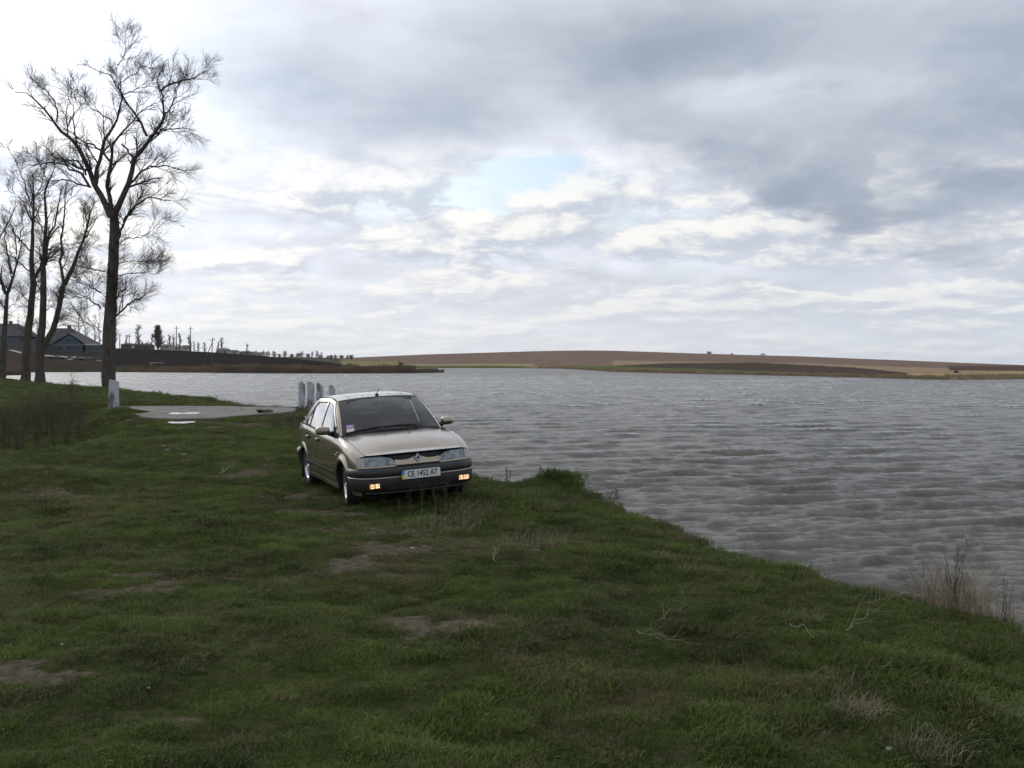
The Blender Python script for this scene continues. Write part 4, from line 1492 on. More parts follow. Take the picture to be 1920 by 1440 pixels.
MB().box((-1.2, -.05, 1.0), (.9, .08, 1.9)).build('door', m_wood2, a0)
house_window(a0, 1.1, -.03, 1.35, 1.1, .9)
g = P(10, 652, 272)
a1_ = empty('farmhouse', (g[0], g[1], g[2] - .3))
tag(a1_, 'dark roofed farmhouse glimpsed behind the low forked tree', 'house')
MB().box((0, 4, 1.7), (10.5, 8, 3.4)).build('wall', m_wall, a1_)
rf = prism(MB(), -6.2, 6.0, -.4, 8.6, 3.4, 6.9, -3.5, 1.6).build('roof', m_roof, a1_)
MB().box((-.5, 4, 7.0), (.7, .7, 1.3)).build('chimney', m_roof2, rf)
for x in (-3, 0, 3):
    house_window(a1_, x, -.03, 1.9, 1.2, 1.2)
g = P(30, 668, 236)
s0 = empty('boat_shed', (g[0], g[1], g[2] - .4))
tag(s0, 'low shed with sloping pale teal roof on the brown bank', 'shed')
MB().box((0, 1.2, .6), (2.6, 2.2, 1.2)).build('wall', m_wood2, s0)
MB().raw([(-1.7, -.2, 1.9), (1.7, -.2, .9), (1.7, 2.6, .9), (-1.7, 2.6, 1.9), (-1.7, -.2, 1.75), (1.7, -.2, .75), (1.7, 2.6, .75), (-1.7, 2.6, 1.75)], [(0, 1, 2, 3), (4, 7, 6, 5), (0, 4, 5, 1), (2, 6, 7, 3), (1, 5, 6, 2), (3, 7, 4, 0)]).build('roof', mat('teal_roof_sheet', (.13, .18, .18), .7), s0)
# board fence below the house and the scrap lumber
g = P(125, 668, 276)
f0 = empty('board_fence', (g[0], g[1], g[2]))
tag(f0, 'dark grey board fence below the blue gabled house', 'fence')
rng = np.random.default_rng(700)
for k in range(46):
    MB().box((-7 + k * .36, rng.uniform(-.03, .03), .55 + rng.uniform(-.05, .05)), (.32, .04, 1.35)).build('board', m_wood2 if rng.uniform() < .75 else m_wall, f0)
for z in (.3, .85):
    MB().box((1.1, .06, z), (16.8, .06, .1)).build('rail', m_wood2, f0)
for nm, lb, pxr, pyr, cnt, sd in (('scrap_lumber', 'heap of pale scrap boards and sheets on the far bank below the house', (90, 168), (667, 683), 46, 710), ('scrap_lumber', 'smaller heap of leaning boards beside the tall trunk on the far bank', (166, 190), (670, 686), 20, 711)):
    rng = np.random.default_rng(sd)
    c = P((pxr[0] + pxr[1]) / 2, pyr[1], 258)
    r0 = empty(nm, c)
    tag(r0, lb, 'lumber pile')
    for k in range(cnt):
        px = rng.uniform(*pxr)
        fr = (px - pxr[0]) / (pxr[1] - pxr[0])
        py = pyr[0] + (pyr[1] - pyr[0]) * np.clip(rng.uniform(0, .75) + fr * .28, 0, 1)
        q = P(px, py, 256 + rng.uniform(-2, 6)) - c
        mm = m_wood if rng.uniform() < .45 else (m_white if rng.uniform() < .22 else (m_wood2 if rng.uniform() < .8 else m_wall))
        ln = rng.uniform(.8, 3.4)
        rt_ = Matrix.Rotation(rng.uniform(-.35, .35), 3, 'Z') @ Matrix.Rotation(rng.normal(.08, .10), 3, 'Y') @ Matrix.Rotation(rng.uniform(-.2, .2), 3, 'X')
        MB().box(q, (ln, rng.uniform(.3, 1.1), rng.uniform(.12, .35)), rt_).build('plank', mm, r0)
    for k in range(8):
        q = P(rng.uniform(*pxr), pyr[1] + 1, 257) - c
        MB().box((q[0], q[1], q[2] + .3), (rng.uniform(1, 2.2), 1.2, rng.uniform(.8, 1.6))).build('crate', m_wood2, r0)
# little open shed on the shore
g = P(292, 693, 247)
s1 = empty('lean_to', (g[0], g[1], g[2] - .1))
tag(s1, 'tiny open lean-to with pale flat roof on the far shore', 'lean-to')
MB().box((-1.1, 0, .75), (.75, .7, 1.6), None, .85).build('pillar', m_wood, s1)
MB().box((.15, -.1, 1.72), (3.0, 1.4, .16), Matrix.Rotation(.03, 3, 'Y')).build('roof', m_wall2, s1)
MB().box((.55, .6, .8), (2.0, .1, 1.6)).build('back_wall', m_wood2, s1)
MB().box((1.35, -.3, .8), (.12, .12, 1.7)).build('prop', m_wood2, s1)
# utility poles
g = P(396, 691, 250)
a2_ = empty('utility_pole', (g[0], g[1], g[2] - .3))
tag(a2_, 'braced utility pole with slanted strut on the dark field shore', 'utility pole')
MB().tube([(0, 0, 0), (.35, 0, 7.9)], [.13, .10], 8).build('pole', m_pole, a2_)
MB().tube([(-2.5, .2, 0), (.25, 0, 6.7)], [.12, .10], 8).build('strut', m_pole, a2_)
MB().box((.3, 0, 7.3), (1.3, .12, .12), Matrix.Rotation(-.25, 3, 'Y')).build('crossarm', m_pole, a2_)
for x in (-.25, .3, .85):
    MB().tube([(x, 0, 7.35 + (.3 - x) * -.25), (x, 0, 7.65 + (.3 - x) * -.25)], .05, 6).build('insulator', m_white, a2_)
for i, (px, pb, pt, Y, lb) in enumerate([(330.5, 652, 611, 390, 'slim utility pole beside the dense brown tree group on the field crest'), (357, 657, 612, 385, 'utility pole on the field crest behind the round bare tree'), (224.5, 652, 624, 400, 'short utility pole right beside the tallest trunk'),
                                          (242, 653, 626, 400, 'thick short pole between the tallest trunk and the slanted pole'), (463, 660, 645, 520, 'small utility pole alone on the low end of the village')]):
    g, t = P(px, pb + 4, Y), P(px, pt, Y)
    H_ = t[2] - g[2]
    r0 = empty('utility_pole', g)
    tag(r0, lb, 'utility pole')
    MB().tube([(0, 0, 0), (.08, 0, H_)], [.2, .14], 7).build('pole', m_pole, r0)
    MB().box((.07, 0, H_ - .9), (2.0, .16, .16)).build('crossarm', m_pole, r0)
g = P(254, 653, 395)
r0 = empty('well_sweep', g)
tag(r0, 'leaning beam propped against a short post on the field crest', 'beam')
MB().tube([(-1.2, 0, .2), (2.3, 0, 5.4)], [.22, .14], 7).build('beam', m_pole, r0)
MB().tube([(1.3, .1, 0), (1.3, .1, 3.6)], [.16, .14], 7).build('prop', m_pole, r0)
MB().box((-.9, -.2, .5), (.8, .5, .7)).build('counterweight', m_white, r0)

# far houses on the crest (px left, right, eave py, ridge py, ground py, distance)
for i, (x0, x1, pe, pr, pg, Y, mw, mr, lb) in enumerate([
        (299, 318, 648.5, 645, 654, 420, m_wall2, m_roof2, 'small dark roofed house beside the dense brown tree'), (318, 336, 651, 647.5, 655, 470, m_wall2, m_wall2, 'low pale house behind the row of narrow poplars'),
        (336, 352, 650.5, 647, 656, 480, m_wall2, m_roof, 'grey roofed house between the two slim poles'), (404, 428, 657, 652.5, 664, 430, m_wall2, m_roof2, 'brown roofed house just right of the braced pole, with pale wall'),
        (428, 444, 659, 656, 666, 450, m_wall2, m_roof, 'grey low barn next to the brown roofed house'), (446, 470, 660.5, 658, 668, 520, m_wood, m_roof, 'long low shed at the village end before the thin tree'),
        (226, 246, 646, 643, 655, 430, m_wall, m_roof, 'dull roofed house beside the tallest trunk on the crest'), (246, 282, 647.5, 643.5, 655, 440, m_wall, m_roof, 'long grey roofed barn behind the leaning beam'), (474, 492, 662, 660, 669, 560, m_wall2, m_roof2, 'tiny brown roofed house near the far grove')]):
    c = P((x0 + x1) / 2, pg + 3, Y)
    k = Y / FPX
    wd, ze, zr = (x1 - x0) * k, (pg + 3 - pe) * k, (pg + 3 - pr) * k
    r0 = empty('village_house', c)
    tag(r0, lb, 'house')
    MB().box((0, 3, ze / 2), (wd * .94, 6, ze)).build('wall', mw, r0)
    prism(MB(), -wd / 2, wd / 2, -.4, 6.4, ze + .003, zr, -wd * .3, wd * .3).build('roof', mr, r0)
    for q in (-.25, .22):
        MB().box((q * wd, -.03, ze * .62), (wd * .12, .06, ze * .3)).build('window', m_glassw, r0)

# far trees, each its own
m_brown = bark('pinkish_brown_far_twigs', (.17, .125, .10))
FT = [(298, 660, 615, 20, 400, 1, m_brown, (60, 7, 5), .055, 'dense pinkish brown tree, the bulkiest tree on the field crest'),
      (283, 656, 627, 9, 410, 1, m_pale, (16, 5, 0), .06, 'narrow bare poplar hugging the dense brown tree'), (317, 658, 629, 9, 440, 1, m_pale, (16, 5, 0), .06, 'narrow bare poplar, first of three behind the slim pole'),
      (326, 658, 628, 8, 440, 1, m_pale, (16, 5, 0), .06, 'narrow bare poplar, middle one of three behind the slim pole'), (338, 659, 627, 10, 440, 1, m_pale, (18, 5, 0), .06, 'narrow bare poplar, last of three behind the slim pole'),
      (356, 660, 629, 11, 450, 0, m_pale, (20, 5, 0), .06, 'round headed bare tree in front of the second slim pole'), (417, 664, 636, 12, 470, 1, m_pale, (18, 5, 0), .06, 'bare poplar behind the brown roofed house'),
      (408, 664, 642, 8, 480, 1, m_pale, (14, 4, 0), .06, 'shorter bare poplar near the brown roofed house'), (258, 654, 611, 18, 420, 0, m_pale, (18, 5, 3), .05, 'spreading bare tree behind the leaning beam'),
      (216, 652, 611, 14, 410, 1, m_pale, (22, 5, 3), .05, 'bare tree half hidden by the tallest trunk'), (236, 653, 628, 10, 430, 0, m_pale, (14, 4, 0), .05, 'low bare tree between the two short poles'),
      (372, 661, 643, 9, 500, 0, m_pale, (14, 4, 0), .06, 'small bare tree behind the braced pole, first of the low row'), (384, 662, 643, 10, 510, 0, m_pale, (14, 4, 0), .06, 'small bare tree in the low row nearest the braced pole'),
      (364, 660, 640, 6, 500, 1, m_pale, (12, 4, 0), .06, 'thin bare tree beside the round headed tree'), (266, 655, 640, 7, 430, 0, m_pale, (12, 4, 0), .05, 'stunted bare tree over the long barn'),
      (463, 665, 645, 6, 520, 1, m_pale, (14, 4, 0), .07, 'lone thin poplar by the small utility pole'), (276, 656, 641, 7, 430, 0, m_pale, (12, 4, 0), .05, 'stunted bare tree between barn and dense brown tree')]
for i, (px, pb, pt, wpx, Y, nar, m_, nn, rm, lb) in enumerate(FT):
    rm, nn = rm * 1.15, (int(nn[0] * 1.7), nn[1] + 1, max(nn[2], 2))
    g, t = P(px, pb + 3, Y), P(px, pt, Y)
    small_tree('bare_tree', lb, g, t[2] - g[2], wpx * Y / FPX * (1.0 if nar else .85), 720 + i, m_, nn[0], nn[1], nn[2], .22, bool(nar), rm, 'tree', 'bare trees of the village', 1, .12)
rng = np.random.default_rng(760)
VT = [(20, 650, 588, 26), (38, 650, 596, 20), (58, 648, 602, 16), (150, 648, 585, 30), (164, 648, 578, 34), (178, 650, 590, 26), (188, 650, 605, 18), (142, 645, 608, 14), (98, 640, 606, 16), (70, 645, 600, 16)]
VL = ['bare tree over the farmhouse roof, beside the low forked tree', 'bare tree between the farmhouse and the slim forking trunk', 'small bare tree behind the slim forking trunk', 'tall bare tree rising over the gable of the blue house', 'tallest bare tree of the clump behind the blue house',
      'bare tree above the white edged outbuilding', 'short bare tree touching the tallest trunk above the outbuilding', 'twiggy bare tree at the roof slope of the blue house', 'bare treetop just above the blue house ridge', 'bare treetop behind the twin stemmed tree']
for i, (px, pb, pt, wpx) in enumerate(VT):
    Y = 318 + rng.uniform(-10, 14)
    g, t = P(px, pb + 6, Y), P(px, pt, Y)
    small_tree('bare_tree', VL[i], g, t[2] - g[2], wpx * Y / FPX * .6, 770 + i, m_twig, 18, 5, 4, .2, False, .028, 'tree', 'bare trees behind the blue house', 1, .2)
# far grove where the hills meet
for i in range(30):
    px = 478 + i * 6.4 + rng.uniform(-6, 6)
    Y = rng.uniform(680, 820)
    base = np.interp(px, [470, 560, 600, 680], [666, 670, 671, 672])
    hgt = (rng.uniform(0, 1) ** 1.8 * 8 + 1.5) if px < 620 else rng.uniform(1, 5)
    if 560 < px < 600:
        hgt += 3
    g, t = P(px, base + 3, Y), P(px, base - hgt, Y)
    small_tree('grove_tree', 'small dusky tree in the far grove where the two hills meet', g, t[2] - g[2], rng.uniform(9, 15) * Y / FPX * .8, 800 + i, m_pale, 20, 5, 0, .2, False, .11, 'tree', 'trees of the far grove', 1, .1)
for px, pb, pt, wpx, Y, lb in ((752, 691, 679, 22, 318, 'rounded bare bush alone on the reedy spit'), (1330, 666, 663.6, 22, 800, 'wide low bush clump on the hill skyline'), (1372, 667, 663.2, 10, 800, 'smaller bush on the hill skyline next to the wide clump'), (1793, 704, 697, 18, 260, 'reddish brown bush at the far end of the dark field shore')):
    g, t = P(px, pb + 1, Y), P(px, pt, Y)
    small_tree('far_bush', lb, g, t[2] - g[2], wpx * Y / FPX * .6, 860 + int(px), m_pale, 16, 4, 0, .03, False, .034, 'bush', None, 5, .05)
g = P(1430, 668, 790)
o = MB().box((0, 0, 1.0), (4.0, 2.5, 1.6), None, .9, .2).box((.3, 0, 2.0), (2.4, 2.2, .8), None, .8).build('distant_van', m_white)
o.location = tuple(g)
tag(o, 'tiny white van on the far hill skyline', 'van')

m_reed2 = mat('brown_shore_reed', (.135, .10, .066), .9, var=.4, scale=.2)
# reed belts at the far shores (uncountable)
def reeds(name, label, shore, pxs_, ranges, seed, m_):
    rng = np.random.default_rng(seed)
    V = []
    for p0, p1, cnt, depth, hh in ranges:
        px = rng.uniform(p0, p1, cnt)
        sx, sy = np.interp(px, pxs_, shore[:, 0]), np.interp(px, pxs_, shore[:, 1])
        off = rng.uniform(-.012, 1, cnt) ** 1.0 * depth
        dn = np.hypot(sx, sy)
        x, y = sx * (1 + off / dn), sy * (1 + off / dn)
        h = hh * rng.uniform(.5, 1.15, cnt) * (.6 + .8 * fbm(px * .05, off * .2, seed, 3))
        z = .0 + .045 * np.maximum(off, 0)
        wd = dn * .00032 * rng.uniform(.6, 1.5, cnt)
        ln = rng.normal(0, .12, cnt) * h
        V.append(np.stack([np.stack([x - wd, y, z], 1), np.stack([x + wd, y, z], 1), np.stack([x + ln, y, z + h], 1)], 1))
    V = np.concatenate(V).reshape(-1, 3)
    o = mesh_obj(name, V, np.arange(len(V)).reshape(-1, 3), m_)
    tag(o, label, 'reeds', kind='stuff')


reeds('reeds', 'brown reed belt fringing the dark field shore and spit', left_shore, pxl, [(215, 420, 2600, 9, 1.3), (400, 660, 5000, 12, 1.7), (640, 780, 4500, 14, 1.6), (775, 822, 1000, 12, 1.0), (815, 842, 350, 8, .6)], 900, m_reed2)
reeds('reeds', 'tan reed belt along the foot of the far ploughed hill', far_shore, pxs, [(1010, 1300, 4000, 10, 1.0), (1280, 1780, 5500, 5, .9), (1770, 1960, 1600, 14, .8), (640, 1000, 1000, 8, .8)], 901, m_reed)
# ------------------------------------------------------------------ the parked hatchback (x forward, y to the car's left, z up, metres)
def paint_mat(name, col, rough=.32, flake=.03):
    m, n, b = new_mat(name)
    tc = n.n('ShaderNodeTexCoord').outputs['Object']
    nz = n.noise(tc, 900, 2)
    dust = n.noise(tc, 2.5, 6, .6)
    c = n.mix(nz, tuple(x * (1 - flake) for x in col), tuple(x * (1 + flake) for x in col))
    zs = n.n('ShaderNodeSeparateXYZ')
    n.put(zs.inputs[0], tc)
    grime = n.mul(n.ss(zs.outputs[2], .52, .22), n.ss(dust, .25, .75), .5)
    c = n.mix(grime, c, (.10, .088, .07))
    n.put(b.inputs['Base Color'], c)
    n.put(b.inputs['Metallic'], n.sub(.80, n.mul(grime, .65)))
    n.put(b.inputs['Roughness'], n.add(rough, n.mul(n.ss(dust, .4, .8), .08), n.mul(grime, .35)))
    n.put(b.inputs['Coat Weight'], n.sub(.9, n.mul(grime, .8)))
    b.inputs['Coat Roughness'].default_value = .05
    return m


m_paint = paint_mat('champagne_metallic_paint', (.325, .275, .208), .22)
m_plast = mat('grey_black_bumper_plastic', (.011, .0115, .0125), .42, var=.2, scale=12, bump=.15, bscale=300)
m_apron = mat('shade_darkened_bumper_skirt', (.020, .019, .017), .5, var=.25, scale=4)  # grey plastic; shade on the down-turned skirt is put into its dark colour
m_black = mat('matte_black_interior', (.010, .010, .011), .7, var=.2, scale=8)
m_rubber = mat('tyre_rubber', (.014, .014, .014), .8, var=.3, scale=10, bump=.2)
m_alloy = mat('bright_alloy', (.62, .63, .65), .28, metal=.9, var=.1, scale=8)
m_chrome = mat('polished_chrome', (.75, .76, .78), .12, metal=1.0, var=.05, scale=8)
m_trim = mat('satin_trim_strip', (.42, .41, .40), .35, metal=.5, var=.08, scale=6)
m_seat = mat('grey_seat_cloth', (.09, .09, .095), .9, var=.25, scale=30)
m_indic = mat('grey_indicator_lens', (.36, .33, .33), .18, var=.08, scale=20, coat=.6)
m_badge = mat('silver_badge', (.62, .63, .66), .3, metal=.25, var=.05, scale=8)
m_bluee = mat('badge_blue_enamel', (.02, .05, .16), .3, var=.1, scale=9)
m_platew = mat('plate_white', (.62, .64, .64), .45, var=.05, scale=9)
m_plateb = mat('plate_blue', (.05, .22, .50), .45, var=.05, scale=9)
m_platey = mat('plate_yellow', (.72, .52, .03), .45, var=.05, scale=9)
m_platek = mat('plate_black_characters', (.015, .015, .02), .5, var=.05, scale=9)
m_stick1 = mat('sticker_purple', (.30, .16, .36), .5, var=.1, scale=40)
m_stick2 = mat('sticker_white', (.55, .53, .48), .5, var=.1, scale=40)


def glass_mat(name, tint, refl_rough=.02, dirt=.1, gain=1.05):
    m, n, b = new_mat(name)
    tr = n.n('ShaderNodeBsdfTransparent')
    tr.inputs[0].default_value = (*tint, 1)
    gl = n.n('ShaderNodeBsdfGlossy')
    gl.inputs['Color'].default_value = (1, 1, 1, 1)
    gl.inputs['Roughness'].default_value = refl_rough
    fr = n.n('ShaderNodeFresnel')
    fr.inputs[0].default_value = 1.55
    df = n.n('ShaderNodeBsdfDiffuse')
    df.inputs[0].default_value = (.25, .24, .22, 1)
    tc = n.n('ShaderNodeTexCoord').outputs['Object']
    m0 = n.n('ShaderNodeMixShader')
    n.put(m0.inputs[0], n.mul(n.ss(n.noise(tc, 3, 5, .6), .35, .75), dirt))
    n.t.links.new(tr.outputs[0], m0.inputs[1])
    n.t.links.new(df.outputs[0], m0.inputs[2])
    m1 = n.n('ShaderNodeMixShader')
    n.put(m1.inputs[0], n.m('MINIMUM', n.mul(fr.outputs[0], gain), 1.0))
    n.t.links.new(m0.outputs[0], m1.inputs[1])
    n.t.links.new(gl.outputs[0], m1.inputs[2])
    out = [x for x in n.t.nodes if x.type == 'OUTPUT_MATERIAL'][0]
    n.t.links.new(m1.outputs[0], out.inputs['Surface'])
    return m


m_glass = glass_mat('car_window_glass', (.82, .86, .86), .02, .08, 2.0)
m_screen = glass_mat('windscreen_glass', (.86, .90, .90), .02, .05, 1.0)
m_lens, n, b = new_mat('fluted_headlamp_lens')
tc = n.n('ShaderNodeTexCoord').outputs['Object']
fl_ = n.n('ShaderNodeTexWave', wave_type='BANDS', bands_direction='Y')
n.put(fl_.inputs['Vector'], tc)
fl_.inputs['Scale'].default_value = 26.0
fl_.inputs['Distortion'].default_value = 1.5
nz_ = n.noise(tc, 14, 3)
n.put(b.inputs['Base Color'], n.mix(n.ss(nz_, .35, .65), (.34, .41, .47), (.72, .80, .86)))  # pale blue in the lens colour stands in for sky caught by the flutes
b.inputs['Metallic'].default_value = .25
b.inputs['Roughness'].default_value = .12
bp = n.n('ShaderNodeBump')
bp.inputs['Strength'].default_value = .6
bp.inputs['Distance'].default_value = .01
n.put(bp.inputs['Height'], fl_.outputs['Fac'])
n.put(b.inputs['Normal'], bp.outputs[0])
tr_ = n.n('ShaderNodeBsdfTransparent')
tr_.inputs[0].default_value = (.85, .9, .95, 1)
mx_ = n.n('ShaderNodeMixShader')
mx_.inputs[0].default_value = .45
n.t.links.new(tr_.outputs[0], mx_.inputs[1])
n.t.links.new(b.outputs[0], mx_.inputs[2])
n.t.links.new(mx_.outputs[0], [x for x in n.t.nodes if x.type == 'OUTPUT_MATERIAL'][0].inputs['Surface'])
m_refl = mat('silvered_reflector', (.42, .50, .58), .32, metal=.35, var=.3, scale=22)

car = empty('parked_car')
yaw = math.atan2(CAR_FWD[1], CAR_FWD[0])
M3 = Matrix.Rotation(yaw, 3, 'Z') @ Matrix.Rotation(CAR_ROLL, 3, 'X')
car.matrix_world = Matrix.Translation((CAR_C[0], CAR_C[1], 1.0 + .69 * math.tan(CAR_ROLL) - .012)) @ M3.to_4x4() @ Matrix.Scale(CAR_S, 4)
tag(car, 'champagne metallic five door hatchback with lit fog lamps parked on the bank', 'car')


def tab(xs, ys):
    xs, ys = np.array(xs, float), np.array(ys, float)
    o = np.argsort(xs)
    xs, ys = xs[o], ys[o]
    d = np.gradient(ys, xs)
    def f(x):
        x = np.clip(np.asarray(x, float), xs[0], xs[-1])
        i = np.clip(np.searchsorted(xs, x) - 1, 0, len(xs) - 2)
        h = xs[i + 1] - xs[i]
        t = (x - xs[i]) / h
        return (2 * t**3 - 3 * t**2 + 1) * ys[i] + (t**3 - 2 * t**2 + t) * h * d[i] + (-2 * t**3 + 3 * t**2) * ys[i + 1] + (t**3 - t**2) * h * d[i + 1]
    return f


half_w = tab([-2.02, -1.9, -1.6, -1.0, 0, 1.0, 1.5, 1.68, 1.78, 1.83], [.74, .78, .825, .843, .847, .845, .837, .818, .792, .770])
belt = tab([-2.02, -1.6, -1.0, 0, .8, 1.2, 1.6, 1.83], [.955, .955, .94, .905, .882, .842, .760, .688])
sect = tab([.19, .26, .36, .46, .56, .66, .76, .86, .92, 1.0], [.925, .955, .982, .995, 1.0, 1.0, .992, .972, .945, .90])   # y / half width against z on a .90 belt
AXF, AXR, ARCH, ZC = 1.27, -1.27, .342, .285


def side_pt(x, z):
    zb = belt(x)
    zn = .19 + (z - .19) * (.90 - .19) / (zb - .19)
    y = half_w(x) * sect(zn)
    for a in (AXF, AXR):
        r = np.hypot(x - a, z - ZC)
        y = y + .022 * np.exp(-((r - ARCH) / .055) ** 2)
    return y


def side_panel(name, x0, x1, z0, z1, mat_, nz=16, s=1, parent=car, off=0.0, arches=True, step=.03):
    """piece of the body side between two uprights; z0 / z1 numbers or functions of x"""
    xs = list(np.arange(x0, x1, step)) + [x1]
    for a in (AXF, AXR):
        for k in np.linspace(0, math.pi, 25):
            q = a + ARCH * math.cos(k)
            if x0 < q < x1:
                xs.append(q)
    xs = np.unique(np.round(xs, 4))
    lo = z0(xs) if callable(z0) else np.full(len(xs), z0)
    hi = z1(xs) if callable(z1) else np.full(len(xs), z1)
    if arches:
        for a in (AXF, AXR):
            d = ARCH ** 2 - (xs - a) ** 2
            lo = np.where(d > 0, np.maximum(lo, ZC + np.sqrt(np.maximum(d, 0))), lo)
    lo = np.minimum(lo, hi)
    V = []
    for t in np.linspace(0, 1, nz):
        z = lo + (hi - lo) * t
        y = side_pt(xs, z) + off
        V.append(np.stack([xs, s * y, z], 1))
    F = grid_faces(nz, len(xs))
    if s > 0:
        F = F[:, ::-1]
    o = mesh_obj(name, np.concatenate(V), F, mat_, parent, True)
    return o


for s in (-1, 1):
    top = lambda x: belt(x)
    side_panel('front_fender', .802, 1.83, .19, top, m_paint, 22, s)
    d1 = side_panel('front_door', -.305, .796, .285, top, m_paint, 20, s)
    d2 = side_panel('rear_door', -.985, -.311, .285, top, m_paint, 20, s)
    side_panel('rear_quarter_panel', -2.0, -.991, .19, top, m_paint, 22, s)
    side_panel('sill', -.985, .796, .175, .279, m_paint, 5, s)
    side_panel('side_moulding', -.94, .93, .385, .425, m_plast, 4, s, off=.014)
    side_panel('moulding_strip', -.94, .93, .4255, .437, m_trim, 3, s, off=.016)
    side_panel('sill_strip', -.93, .92, .235, .255, m_trim, 3, s, off=.008)
    for d, hx in ((d1, -.19), (d2, -.86)):
        y = float(side_pt(hx, .80))
        MB().box((hx, s * (y + .012), .795), (.15, .03, .045), None, 1, .01).build('handle', m_plast, d)
        MB().box((hx - .03, s * (y + .026), .80), (.05, .02, .022), None, 1, .006).build('handle_pull', m_chrome, d)
    # arch lips and dark wheel wells
    for a, nm in ((AXF, 'front'), (AXR, 'rear')):
        V = []
        ks = np.linspace(-.15, math.pi + .15, 33)
        for k in ks:
            x, z = a + ARCH * math.cos(k), ZC + ARCH * math.sin(k)
            y = float(side_pt(np.array(min(x, 1.83)), np.array(max(z, .19))))
            V += [(x, s * (y + .003), z), (a + (ARCH - .022) * math.cos(k), s * (y - .006), ZC + (ARCH - .022) * math.sin(k)), (a + (ARCH - .01) * math.cos(k), s * (y - .30), ZC + (ARCH - .01) * math.sin(k))]
        F1 = [(i * 3 + j, i * 3 + j + 1, i * 3 + 4 + j, i * 3 + 3 + j) for i in range(32) for j in (0,)]
        F2 = [(i * 3 + j, i * 3 + j + 1, i * 3 + 4 + j, i * 3 + 3 + j) for i in range(32) for j in (1,)]
        mesh_obj('arch_lip', V, F1, m_paint, car, True)
        mesh_obj('wheel_well', V, F2, m_black, car, True)
        if a == AXR:
            MB().box((a - .30, s * .74, .22), (.012, .20, .26), Matrix.Rotation(.12, 3, 'Y')).build('mud_flap', m_rubber, car)
    # fender top between side and bonnet
    xs = np.arange(.86, 1.8301, .03)
    V = []
    for t in np.linspace(0, 1, 5):
        y = half_w(xs) * (sect(.90) * (1 - t) + .845 * t)
        V.append(np.stack([xs, s * y, belt(xs) + .016 * math.sin(t * 1.57)], 1))
    mesh_obj('fender_top', np.concatenate(V), grid_faces(5, len(xs))[:, ::s], m_paint, car, True)

# floor, inner shell
mb = MB()
mb.box((0, 0, .30), (3.5, 1.16, .22))
mb.box((0, 0, .33), (1.72, 1.50, .22))
mb.build('floor_pan', m_black, car)
MB().box((1.35, 0, .50), (.75, 1.05, .30)).build('engine_bay', m_black, car)

# bonnet
nose_x = tab([0, .2, .4, .57, .655, .715, .755, .778], [1.965, 1.960, 1.943, 1.916, 1.893, 1.866, 1.840, 1.820])
HX = np.linspace(0, 1, 40)
HY = np.linspace(-1, 1, 41)
V = []
for t in HX:
    for u in HY:
        xr = 1.00 - .16 * u * u
        yf = .70
        x = xr + (1.89 - xr) * t
        for _ in range(3):
            y = u * float(half_w(min(x, 1.83))) * .840
            xf = float(nose_x(abs(y))) - .012
            x = xr + (xf - xr) * t
        ze = float(belt(min(x, 1.80))) + .018
        crown = .042 * (1 - abs(u) ** 2.4) + .009 * float(sstep(abs(y), .64 - .24 * t, .48 - .24 * t))
        z = ze + crown
        k_ = float(sstep(t, .55, 1.0)) ** 1.6
        z = z * (1 - k_) + (ze + .002 + .006 * (1 - u * u)) * k_
        V.append((x, y, z))
mesh_obj('bonnet', V, grid_faces(40, 41), m_paint, car, True)
# cowl grille below the windscreen
mb = MB()
V = []
for u in np.linspace(-1, 1, 25):
    V += [(1.005 - .16 * u * u, u * .70, .905 + .035 * (1 - u * u)), (.90 - .15 * u * u, u * .69, .915 + .03 * (1 - u * u))]
mesh_obj('cowl_grille', V, [(i * 2, i * 2 + 2, i * 2 + 3, i * 2 + 1) for i in range(24)], m_black, car, True)


# nose: curved patches following the front in plan
def nose_patch(name, y0, y1, zlo, zhi, mat_, off=0.0, nz=6, ny=20, parent=car, lean=.16):
    V = []
    ys = np.linspace(y0, y1, ny)
    for t in np.linspace(0, 1, nz):
        for y in ys:
            a = zlo(abs(y)) if callable(zlo) else zlo
            c = zhi(abs(y)) if callable(zhi) else zhi
            z = a + (c - a) * t
            V.append((float(nose_x(abs(y))) + off - lean * (z - .57), y, z))
    return mesh_obj(name, V, grid_faces(nz, ny)[:, ::-1], mat_, parent, True)


